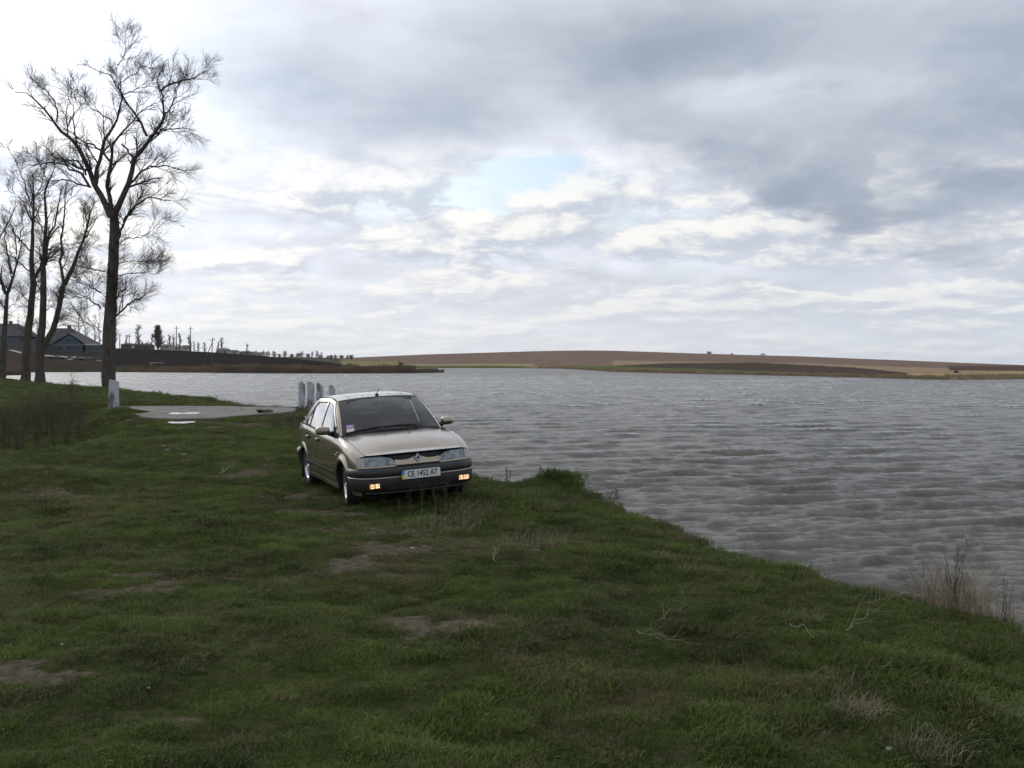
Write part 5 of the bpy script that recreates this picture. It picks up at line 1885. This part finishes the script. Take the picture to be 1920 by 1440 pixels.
zi = lambda xs, ys: (lambda y: float(np.interp(y, xs, ys)))
lip_top = zi([0, .035, .06, .10, .15, .22, .26, .30], [.672, .670, .660, .643, .634, .633, .636, .645])
nose_patch('bumper_gap', -.765, .765, .50, .575, m_black, -.012, 3, 41)
nose_patch('grille_lip', -.30, .30, .572, lip_top, m_paint, .006, 6, 41)
nose_patch('grille', -.36, .36, .60, .692, m_black, -.05, 3, 21)
for zz in (.635, .655, .675):
    nose_patch('grille_bar', -.30, .30, zz - .004, zz + .004, m_plast, -.035, 2, 21)
lamp_top = zi([.27, .29, .31, .335, .375, .44, .54, .69], [.600, .618, .634, .652, .672, .686, .694, .692])
lamp_bot = zi([.27, .30, .335, .40, .69], [.596, .584, .578, .575, .575])
for s in (-1, 1):
    a, c = (.27, .672) if s > 0 else (-.672, -.27)
    hl = nose_patch('headlight', a, c, lamp_bot, lamp_top, m_lens, .004, 6, 24)
    nose_patch('reflector', a, c, lambda y: lamp_bot(y) + .004, lambda y: lamp_top(y) - .004, m_refl, -.035, 4, 14, hl)
    q = .53
    MB().lathe([(.0, -.06), (.035, -.055), (.052, -.03), (.056, 0)], 20, 'x', (float(nose_x(q)) - .025, s * q, .632)).build('bulb_bowl', m_alloy, hl, True)
    q = .42
    MB().lathe([(.0, -.05), (.03, -.045), (.045, -.02), (.048, 0)], 20, 'x', (float(nose_x(q)) - .03, s * q, .628)).build('bulb_bowl', m_alloy, hl, True)
    MB().box((float(nose_x(.64)) - .03, s * .637, .634), (.02, .045, .105)).build('lamp_divider', m_stick2, hl)
    nose_patch('headlight_surround', a, c, lambda y: lamp_bot(y) - .007, lambda y: lamp_top(y) + .006, m_black, -.004, 4, 24)
    a, c = (.679, .775) if s > 0 else (-.775, -.679)
    nose_patch('indicator', a, c, .577, .690, m_indic, .004, 5, 12)
    a, c = (.30, .778) if s > 0 else (-.778, -.30)
    nose_patch('lamp_panel', a, c, .556, .5735, m_paint, .005, 3, 20)
# diamond badge
bz_, bx = .648, float(nose_x(0)) + .012
bd = empty('badge')
bd.parent = car
bd.location = (bx, 0, bz_)
def rhomb(w_, h_):
    return [(0, 0, h_), (0, w_, 0), (0, 0, -h_), (0, -w_, 0)]
o_, i_ = rhomb(.043, .056), rhomb(.024, .033)
V = [(.0, p[1], p[2]) for p in o_] + [(.012, p[1] * .93, p[2] * .93) for p in o_] + [(.012, p[1], p[2]) for p in i_] + [(.002, p[1], p[2]) for p in i_]
F = []
for r in range(3):
    for k in range(4):
        j = (k + 1) % 4
        F.append((r * 4 + k, r * 4 + j, r * 4 + 4 + j, r * 4 + 4 + k))
mesh_obj('badge_diamond', V, F, m_badge, bd)
mesh_obj('badge_field', [(.003, p[1], p[2]) for p in i_] + [(.003, 0, 0)], [(4, 0, 1), (4, 1, 2), (4, 2, 3), (4, 3, 0)], m_bluee, bd)
mesh_obj('badge_back', [(-.004, p[1] * 1.22, p[2] * 1.18) for p in o_], [(0, 1, 2, 3)], m_bluee, bd)

# bumpers: profile swept round the plan curve
def sweep(name, plan, prof, mat_, parent=car):
    plan = np.array(plan, float)
    d = np.gradient(plan, axis=0)
    nrm = np.stack([d[:, 1], -d[:, 0]], 1)
    nrm /= np.linalg.norm(nrm, axis=1, keepdims=True)
    V = []
    for o_, z in prof:
        p = plan + nrm * o_
        V.append(np.concatenate([p, np.full((len(p), 1), z)], 1))
    return mesh_obj(name, np.concatenate(V), grid_faces(len(prof), len(plan)), mat_, parent, True)


def smooth_plan(pts, n=90):
    pts = np.array(pts, float)
    s = np.concatenate([[0], np.cumsum(np.linalg.norm(np.diff(pts, axis=0), axis=1))])
    q = np.linspace(0, s[-1], n)
    return np.stack([tab(s, pts[:, 0])(q), tab(s, pts[:, 1])(q)], 1)


fh = [(1.60, .838), (1.70, .828), (1.78, .806), (1.85, .772), (1.905, .728), (1.945, .67), (1.99, .60), (2.025, .40), (2.042, .2)]
fplan = smooth_plan([(a, -c) for a, c in fh] + [(2.047, 0)] + fh[::-1])
sweep('front_bumper', fplan, [(-.12, .553), (-.03, .551), (.0, .543), (.012, .52), (.016, .49), (.014, .46), (.008, .440), (.0, .436)], m_plast)
sweep('bumper_trim', fplan, [(.0, .437), (.014, .434), (.016, .426), (.002, .421)], m_trim)
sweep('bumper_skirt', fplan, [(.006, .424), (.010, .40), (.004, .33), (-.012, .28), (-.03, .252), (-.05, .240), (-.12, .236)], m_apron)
sweep('chin_spoiler', fplan[14:-14], [(-.045, .246), (-.022, .238), (-.020, .224), (-.05, .214), (-.12, .212)], m_plast)
for y0, y1 in ((-.40, .40),):
    V = []
    ys = np.linspace(y0, y1, 21)
    for z in (.27, .35):
        for y in ys:
            V.append((float(np.interp(abs(y), [0, .2, .4, .6], [2.047, 2.042, 2.025, 1.99])) - .002 + (.008 if z > .3 else -.006), y, z))
    mesh_obj('air_intake', V, grid_faces(2, 21)[:, ::-1], m_black, car, True)
# fog lamps, lit
m_fog, n, b = new_mat('lit_fog_lamp_lens')
tc = n.n('ShaderNodeTexCoord').outputs['Object']
wvt = n.n('ShaderNodeTexWave', wave_type='BANDS', bands_direction='Y')
n.put(wvt.inputs['Vector'], tc)
wvt.inputs['Scale'].default_value = 9.0
fcol = n.mix(wvt.outputs['Fac'], (.95, .48, .16), (1.0, .82, .55))
n.put(b.inputs['Base Color'], fcol)
n.put(b.inputs['Emission Color'], fcol)
n.put(b.inputs['Emission Strength'], n.add(.30, n.mul(n.ss(n.noise(tc, 34, 2), .4, .7), 1.3)))
b.inputs['Roughness'].default_value = .15
for s in (-1, 1):
    y = s * .61
    x = 1.990
    rz = -s * .20
    fl = MB().box((x, y, .335), (.06, .175, .085), Matrix.Rotation(rz, 3, 'Z'), 1, .012).build('fog_lamp', m_black, car)
    for k in (-1, 1):
        rot = Matrix.Rotation(rz, 3, 'Z')
        c = rot @ Vector((.033, k * .036, 0))
        MB().box((x + c.x, y + c.y, .335 + c.z), (.012, .064, .054), rot, 1, .012).build('lens', m_fog, fl)
# licence plate
pl = empty('licence_plate')
pl.parent = car
pl.location = (2.082, 0.0, .452)
MB().box((-.006, 0, 0), (.012, .535, .125), None, 1, .006).build('plate_frame', m_plast, pl)
MB().box((.003, -.018, 0), (.006, .482, .112)).build('plate_face', m_platew, pl)
MB().box((.003, .2415, .028), (.006, .037, .056)).build('flag_band', m_plateb, pl)
MB().box((.003, .2415, -.028), (.006, .037, .056)).build('flag_band', m_platey, pl)


def text_mesh(body, size, name, mat_, parent, loc, sx=1.0, bold=.0):
    cu = bpy.data.curves.new(name, 'FONT')
    cu.body = body
    cu.size = size
    cu.align_x, cu.align_y = 'CENTER', 'CENTER'
    cu.extrude = .0015
    cu.offset = bold
    tmp = bpy.data.objects.new(name, cu)
    COL.objects.link(tmp)
    bpy.context.view_layer.update()
    me = bpy.data.meshes.new_from_object(tmp.evaluated_get(bpy.context.evaluated_depsgraph_get()))
    bpy.data.objects.remove(tmp)
    me.materials.clear()
    me.materials.append(mat_)
    o = bpy.data.objects.new(name, me)
    COL.objects.link(o)
    o.parent = parent
    # text plane faces forward (+x): text x runs to the car's right seen from the front = -y ... facing viewer it runs to +y
    o.matrix_local = Matrix.Translation(loc) @ Matrix(((0, 0, 1, 0), (1, 0, 0, 0), (0, 1, 0, 0), (0, 0, 0, 1))) @ Matrix.Diagonal((sx, 1, 1, 1))
    return o


text_mesh('CE 1452 AT', .106, 'plate_characters', m_platek, pl, (.0085, .020, 0.0), .76, .001)
pl.rotation_euler = (0, 0, 0)
for ch in pl.children:
    if ch.name.startswith(('plate_face', 'flag_band')):
        pass
# seen from the front the blue and yellow band stands at the car's right (-y) end
for ch in [c for c in pl.children if c.name.startswith(('plate_face', 'flag_band'))]:
    ch.scale.y = -1

# greenhouse: lateral position of the glasshouse side against height
gh = tab([.84, .90, 1.0, 1.1, 1.2, 1.3, 1.34, 1.38, 1.40], [.800, .782, .748, .712, .673, .628, .606, .575, .55])


def gy(x, z):
    y = float(gh(z))
    if x < -.7:
        y -= .05 * ((-.7 - x) / 1.1) ** 2
    if x > .2:
        y -= .045 * ((x - .2) / .6) ** 2
    return y


def strip(name, lo, hi, mat_, s, off=0.0, parent=car, n=6, dens=5):
    lo = resample([(a, b_, 0) for a, b_ in lo], len(lo) * dens) if len(lo) != len(hi) else np.concatenate([np.linspace(np.array([*lo[i], 0.]), np.array([*lo[i + 1], 0.]), dens, endpoint=False) for i in range(len(lo) - 1)] + [np.array([[*lo[-1], 0.]])])
    hi = resample([(a, b_, 0) for a, b_ in hi], len(lo)) if len(lo) != (len(hi) - 1) * dens + 1 else np.concatenate([np.linspace(np.array([*hi[i], 0.]), np.array([*hi[i + 1], 0.]), dens, endpoint=False) for i in range(len(hi) - 1)] + [np.array([[*hi[-1], 0.]])])
    V = []
    for t in np.linspace(0, 1, n):
        for p, q in zip(lo, hi):
            x, z = p[0] + (q[0] - p[0]) * t, p[1] + (q[1] - p[1]) * t
            V.append((x, s * (gy(x, z) + off), z))
    return mesh_obj(name, V, grid_faces(n, len(lo))[:, ::(-1 if s < 0 else 1)], mat_, parent, True)


for s in (-1, 1):
    strip('roof_pillar_frame', [(.70, .895), (.09, 1.298), (-.27, 1.328), (-.36, 1.330), (-.93, 1.305), (-1.08, 1.235), (-1.15, 1.195), (-1.43, 1.00), (-1.47, .958)],
          [(.83, .885), (.13, 1.352), (-.26, 1.388), (-.40, 1.392), (-.95, 1.366), (-1.15, 1.30), (-1.26, 1.245), (-1.62, 1.06), (-1.80, .955)], m_paint, s, .004)
    strip('roof_gutter', [(.80, .905), (.12, 1.345), (-.26, 1.381), (-.40, 1.385), (-.95, 1.359), (-1.15, 1.292)], [(.83, .889), (.132, 1.356), (-.258, 1.392), (-.398, 1.396), (-.948, 1.37), (-1.145, 1.303)], m_black, s, .010, n=2)
    strip('front_door_window', [(.71, .892), (.4, .898), (0, .905), (-.28, .912)], [(.08, 1.302), (-.05, 1.315), (-.2, 1.325), (-.28, 1.332)], m_glass, s, -.008)
    strip('rear_door_window', [(-.35, .915), (-.6, .925), (-.9, .935), (-1.10, .94)], [(-.35, 1.333), (-.6, 1.325), (-.93, 1.308), (-1.10, 1.222)], m_glass, s, -.008)
    strip('quarter_window', [(-1.14, .94), (-1.3, .945), (-1.47, .95)], [(-1.14, 1.20), (-1.25, 1.125), (-1.44, .995)], m_glass, s, -.008)
    strip('centre_pillar', [(-.27, .90), (-.355, .90)], [(-.262, 1.33), (-.345, 1.332)], m_paint, s, .002)
    strip('window_seal', [(.74, .872), (.2, .888), (-.3, .902), (-.9, .925), (-1.49, .945)], [(.735, .887), (.2, .902), (-.3, .918), (-.9, .941), (-1.49, .961)], m_black, s, .012, n=2)
    strip('rear_door_seal', [(-1.09, .94), (-1.145, .94)], [(-1.09, 1.23), (-1.145, 1.20)], m_black, s, .0, n=3)
    strip('door_seal', [(.735, .888), (.40, 1.10), (.085, 1.300)], [(.70, .888), (.375, 1.10), (.065, 1.300)], m_black, s, .008, n=2)
    strip('door_seal', [(.085, 1.294), (-.28, 1.324), (-.93, 1.300)], [(.085, 1.304), (-.28, 1.334), (-.93, 1.311)], m_black, s, .008, n=2)


# windscreen, roof, rear glass as lofts between cross lines
def loft(name, rows_, mat_, flip=False, parent=car):
    V = [p for r in rows_ for p in r]
    F = grid_faces(len(rows_), len(rows_[0]))
    return mesh_obj(name, V, F[:, ::-1] if flip else F, mat_, parent, True)


US = np.linspace(-1, 1, 31)


def ws(v, shrink=1.0, off=0.0):
    r = []
    for u in US * shrink:
        bx_, by, bz = .985 - .165 * u * u, .715 * u, .900 + .048 * (1 - u * u)
        tx_, ty_, tz_ = .215 - .095 * u * u, .583 * u, 1.385 - .036 * u * u
        bul = .030 * math.sin(math.pi * v)
        r.append((bx_ + (tx_ - bx_) * v + bul * .5 + off * .5, by + (ty_ - by) * v, bz + (tz_ - bz) * v + bul + off))
    return r


fr_ = loft('windscreen_seal', [ws(v, 1.0, .001) for v in (0, .045)], m_black)
loft('windscreen_seal', [ws(v, 1.0, .001) for v in (.955, 1.0)], m_black)
wsx = loft('windscreen', [ws(v, .97) for v in np.linspace(.02, .98, 16)], m_screen)
for s in (-1, 1):
    V = []
    for v in np.linspace(0, 1, 16):
        a_, c_ = ws(v, 1.0, .002), ws(v, .972, .002)
        k = -1 if s > 0 else 0
        V += [a_[k], c_[k]]
    mesh_obj('windscreen_seal', V, [(i * 2, i * 2 + 1, i * 2 + 3, i * 2 + 2) for i in range(15)], m_black, car, True)
for s in (-1, 1):
    V = []
    for v in np.linspace(0, 1, 18):
        e = np.array(ws(v, .985, .006)[-1 if s > 0 else 0])
        x, z = .815 - .695 * v, .893 + .457 * v
        V += [e, (e + np.array([x, s * (gy(x, z) + .006), z])) / 2 + np.array([.004, s * .006, .004]), (x, s * (gy(x, z) + .006), z)]
    mesh_obj('front_pillar', V, [(i * 3 + j, i * 3 + j + 1, i * 3 + j + 4, i * 3 + j + 3) for i in range(17) for j in (0, 1)], m_paint, car, True)
rows_ = []
for t in np.linspace(0, 1, 22):
    r = []
    x0 = .215 - 1.20 * t
    for u in US:
        x = x0 - .095 * u * u * (1 - t) - (.10 * u * u) * t
        z = float(np.interp(t, [0, .15, .35, .6, .85, 1], [1.385, 1.412, 1.424, 1.422, 1.408, 1.392])) - .034 * abs(u) ** 2.6
        yy = u * float(np.interp(t, [0, .3, .6, 1], [.583, .578, .575, .578]))
        r.append((x, yy, z))
    rows_.append(r)
rfp = loft('roof', rows_, m_paint)
for yy in (-.40, -.20, .0, .20, .40):
    MB().tube([(.10 - .20 * yy * yy, yy, 1.405 - .034 * abs(yy / .58) ** 2.6), (-.25, yy, 1.4225 - .034 * abs(yy / .58) ** 2.6), (-.85, yy, 1.4085 - .034 * abs(yy / .58) ** 2.6)], .0035, 6).build('roof_rib', m_black, rfp, True)
rg = []
for v in np.linspace(0, 1, 10):
    rg.append([((-.985 - .10 * u * u) * (1 - v) + (-1.76 + .06 * u * u) * v, u * (.578 * (1 - v) + .66 * v), (1.392 - .034 * u * u) * (1 - v) + (1.02 - .03 * u * u) * v + .02 * math.sin(math.pi * v)) for u in US])
loft('rear_window', rg, m_glass)
# tailgate below the glass, lip spoiler, rear lamps and bumper
tg = []
for v in np.linspace(0, 1, 8):
    tg.append([((-1.76 + .06 * u * u) * (1 - v) + (-2.03 + .10 * u * u) * v - .03 * math.sin(math.pi * v), u * (.66 * (1 - v) + .73 * v), (1.02 - .03 * u * u) * (1 - v) + .56 * v + .10 * math.sin(math.pi * v)) for u in US])
tgo = loft('tailgate', tg, m_paint)
sp = []
for (ox, oz) in ((-1.74, 1.03), (-1.83, 1.065), (-1.93, 1.06), (-1.93, 1.035), (-1.84, 1.0)):
    sp.append([(ox + .07 * u * u, u * .70, oz - .03 * u * u) for u in US])
loft('rear_spoiler', sp, m_paint)
for s in (-1, 1):
    MB().box((-1.97, s * .60, .80), (.10, .24, .20), Matrix.Rotation(s * .25, 3, 'Z'), 1, .03).build('tail_lamp', mat('red_tail_lens', (.30, .012, .010), .2, var=.1, scale=20, coat=.6), car)
    # shoulder behind the quarter glass
    V = []
    for x in np.linspace(-2.0, -1.45, 12):
        V += [(x, s * half_w(x) * .90, belt(x)), (x, s * .64, belt(x) + .03)]
    mesh_obj('rear_shoulder', V, [(i * 2, i * 2 + 2, i * 2 + 3, i * 2 + 1) for i in range(11)], m_paint, car, True)
rh = [(-1.62, -.842), (-1.78, -.84), (-1.92, -.80), (-2.02, -.70), (-2.07, -.45), (-2.085, 0)]
rplan = smooth_plan([(a, c) for a, c in rh[::1]] + [(a, -c) for a, c in rh[:-1][::-1]])[::-1]
sweep('rear_bumper', rplan, [(-.09, .56), (-.01, .555), (.015, .53), (.02, .47), (.012, .43), (0, .36), (-.03, .27), (-.12, .25)], m_plast)
MB().box((-1.45, 0, .70), (.9, 1.3, .4)).build('luggage_floor', m_black, car)

# door mirrors
for s in (-1, 1):
    mr = empty('door_mirror')
    mr.parent = car
    mr.location = (.56, s * .80, .965)
    V = []
    nn = 14
    for i, (t, k) in enumerate(((-.052, .02), (-.052, .92), (-.03, 1.0), (.0, .98), (.03, .88), (.06, .66), (.078, .30), (.082, .02))):
        for j in range(nn):
            q = 2 * math.pi * j / nn
            cy, cz = math.cos(q), math.sin(q)
            e = .62
            yy = math.copysign(abs(cy) ** e, cy) * .098 * k
            zz = math.copysign(abs(cz) ** e, cz) * .062 * k
            V.append((t - yy * s * .18, s * .115 + yy, .012 + zz))
    F = [(i * nn + j, i * nn + (j + 1) % nn, (i + 1) * nn + (j + 1) % nn, (i + 1) * nn + j) for i in range(7) for j in range(nn)]
    mesh_obj('mirror_housing', V, F, m_paint, mr, True)
    MB().box((-.056, s * .115, .012), (.006, .165, .095), None, 1, .003).build('mirror_glass', m_chrome, mr)
    MB().tube([(.0, s * -.03, -.045), (.0, s * .03, -.03), (.0, s * .07, -.005)], [.040, .034, .028], 10).build('mirror_arm', m_plast, mr, True)
    MB().raw([(.10, s * -.045, -.075), (-.06, s * -.05, -.075), (-.02, s * -.06, .07), (.10, s * -.028, -.075), (-.06, s * -.030, -.075), (-.02, s * -.045, .07)], [(0, 1, 2), (5, 4, 3), (0, 2, 5, 3), (1, 4, 5, 2), (0, 3, 4, 1)]).build('mirror_base', m_plast, mr)

# wheels
def wheel(x, s, steer):
    wz = .287
    wo_ = empty('wheel')
    wo_.parent = car
    wo_.location = (x, s * .725, wz)
    wo_.rotation_euler = (0, 0, steer)
    R_ = .289
    o_ = s
    ty_ = MB().lathe([(.185, .075 * o_), (.20, .088 * o_), (.245, .092 * o_), (.275, .082 * o_), (R_ - .004, .062 * o_), (R_, .03 * o_), (R_, -.03 * o_), (R_ - .004, -.062 * o_), (.27, -.085 * o_), (.20, -.088 * o_), (.185, -.07 * o_)], 40).build('tyre', m_rubber, wo_, True)
    for k in (-.045, -.015, .015, .045):
        MB().lathe([(R_ + .0015, k - .006), (R_ + .003, k), (R_ + .0015, k + .006)], 40).build('tread_rib', m_rubber, ty_, True)
    rm = MB().lathe([(.188, .080 * o_), (.182, .086 * o_), (.170, .080 * o_), (.160, .052 * o_), (.155, -.06 * o_), (.187, -.075 * o_)], 40).build('rim', m_alloy, wo_, True)
    for k in range(6):
        q = k * math.pi / 3 + .3
        rot = Matrix.Rotation(-q, 3, 'Y')
        V = [rot @ Vector(p) for p in ((.03, .062 * o_, -.026), (.168, .066 * o_, -.020), (.168, .066 * o_, .020), (.03, .062 * o_, .026), (.03, .035 * o_, -.026), (.168, .040 * o_, -.022), (.168, .040 * o_, .022), (.03, .035 * o_, .026))]
        MB().raw(V, [(0, 1, 2, 3), (7, 6, 5, 4), (0, 4, 5, 1), (2, 6, 7, 3), (1, 5, 6, 2), (3, 7, 4, 0)]).build('spoke', m_alloy, rm)
    MB().lathe([(.0, .078 * o_), (.026, .076 * o_), (.036, .066 * o_), (.046, .05 * o_), (.048, .03 * o_)], 20).build('hub_cap', m_alloy, wo_, True)
    MB().lathe([(.02, .0), (.125, .004 * o_), (.125, -.012 * o_), (.02, -.012 * o_)], 24).build('brake_disc', m_black, wo_)


wheel(AXF, 1, math.radians(-8))
wheel(AXF, -1, math.radians(-8))
wheel(AXR, 1, 0)
wheel(AXR, -1, 0)

# cabin
V = []
for t in np.linspace(0, 1, 5):
    for u in US:
        V.append((.92 - .13 * u * u - .42 * t, u * (.70 - .02 * t), .905 + .035 * (1 - u * u) * (1 - t) - .05 * t * t + .0))
mesh_obj('dashboard', V, grid_faces(5, 31), m_black, car, True)
MB().box((.47, 0, .72), (.06, 1.40, .30)).build('dash_face', m_black, car)
for y in (-.36, .36):
    st = MB().box((-.02, y, .60), (.52, .48, .16), None, 1, .05).build('front_seat', m_seat, car)
    MB().box((-.33, y, .88), (.15, .46, .56), Matrix.Rotation(-.28, 3, 'Y'), .85, .05).build('backrest', m_seat, st)
    MB().box((-.43, y, 1.215), (.09, .25, .15), Matrix.Rotation(-.2, 3, 'Y'), 1, .035).build('headrest', m_seat, st)
rb = MB().box((-.80, 0, .58), (.48, 1.26, .16), None, 1, .05).build('rear_bench', m_seat, car)
MB().box((-1.10, 0, .84), (.15, 1.26, .50), Matrix.Rotation(-.3, 3, 'Y'), 1, .05).build('backrest', m_seat, rb)
for y in (-.36, .36):
    MB().box((-1.2, y, 1.10), (.07, .24, .10), None, 1, .03).build('headrest', m_seat, rb)
sw = MB()
cpt = [Vector((.33, .36, .93)) + Matrix.Rotation(.45, 3, 'Y') @ Vector((0, .185 * math.cos(q), .185 * math.sin(q))) for q in np.linspace(0, 2 * math.pi, 25)]
sw.tube(cpt, .014, 8, False)
swo = sw.build('steering_wheel', m_black, car, True)
MB().box((.34, .36, .92), (.04, .30, .09), Matrix.Rotation(.45, 3, 'Y'), 1, .015).build('wheel_boss', m_black, swo)
MB().box((.27, 0, 1.29), (.03, .22, .065), None, 1, .012).build('interior_mirror', m_black, car)
for s in (-1, 1):
    MB().box((.235, s * .30, 1.335), (.02, .38, .07), Matrix.Rotation(-.5, 3, 'Y'), 1, .006).build('sun_visor', m_seat, car)
MB().box((-1.45, 0, .935), (.5, 1.2, .03)).build('parcel_shelf', m_seat, car)
# papers lying behind the glass, inspection stickers, wipers, aerial, tax disc
def ws_pt(u, v, off):
    r_ = ws(v, 1.0, off)
    i = (u + 1) / 2 * 30
    k = int(min(i, 29))
    f_ = i - k
    return np.array(r_[k]) * (1 - f_) + np.array(r_[k + 1]) * f_


def on_screen(name, u0, u1, v0, v1, off, mat_):
    V = [ws_pt(u, v, off) for v in (v0, (v0 + v1) / 2, v1) for u in np.linspace(u0, u1, 4)]
    mesh_obj(name, V, grid_faces(3, 4), mat_, car)


on_screen('windscreen_sticker', -.90, -.76, .06, .15, .002, m_stick2)
on_screen('windscreen_sticker', -.90, -.76, .155, .235, .002, m_stick1)
on_screen('windscreen_sticker', -.89, -.80, .185, .205, .004, m_stick2)
for (u0, v0, u1, v1) in ((-.93, .035, -.12, .085), (-.20, .075, .62, .075)):
    a_, c_ = ws_pt(u0, v0, .012), ws_pt(u1, v1, .016)
    mid = (a_ + c_) / 2 + np.array([.02, 0, .012])
    wp = MB().tube([a_, mid, c_], [.008, .008, .005], 6).build('wiper', m_black, car, True)
    MB().tube([mid, (mid + c_) / 2 + np.array([.03, 0, -.01]), c_ + np.array([.10, -.12, -.05])], [.006, .006, .008], 6).build('wiper_arm', m_black, wp, True)
ae = MB().lathe([(.03, 0), (.026, .012), (.014, .022), (.01, .03)], 12, 'z', (.13, 0, 1.398)).build('aerial', m_black, car, True)
MB().tube([(.13, 0, 1.42), (.115, .02, 1.45), (.09, .05, 1.49)], [.007, .005, .003], 6).build('aerial_rod', m_black, ae)
for s in (-1, 1):
    o = MB().box((.95, s * (float(side_pt(.95, .66)) + .003), .665), (.055, .01, .025), None, 1, .004)
    o.build('side_repeater', mat('amber_repeater', (.55, .16, .02), .25, var=.1, scale=20), car)
    MB().box((1.03, s * (float(side_pt(1.03, .70)) + .002), .70), (.07, .006, .018)).build('model_emblem', m_chrome, car)
# bonnet washer jets and shut lines around the bonnet edge
for s in (-1, 1):
    V = []
    for x in np.linspace(.9, 1.80, 20):
        y = half_w(x) * .845
        V += [(x, s * (y + .004), float(belt(x)) + .013), (x, s * (y - .010), float(belt(x)) + .010)]
    mesh_obj('bonnet_gap', V, [(i * 2, i * 2 + 2, i * 2 + 3, i * 2 + 1) for i in range(19)], m_black, car, True)
    MB().box((1.10, s * .18, .955), (.03, .02, .012), None, 1, .003).build('washer_jet', m_plast, car)
# ------------------------------------------------------------------ thin haze over the lake
m_haze = bpy.data.materials.new('thin_air')
m_haze.use_nodes = True
hn = m_haze.node_tree
hn.nodes.clear()
pv = hn.nodes.new('ShaderNodeVolumePrincipled')
pv.inputs['Color'].default_value = (.86, .90, .96, 1)
pv.inputs['Density'].default_value = .00006
hn.links.new(pv.outputs[0], hn.nodes.new('ShaderNodeOutputMaterial').inputs['Volume'])
hz_ = MB().box((0, 400, 17), (4400, 4600, 50)).build('haze', m_haze)
tag(hz_, kind='stuff')
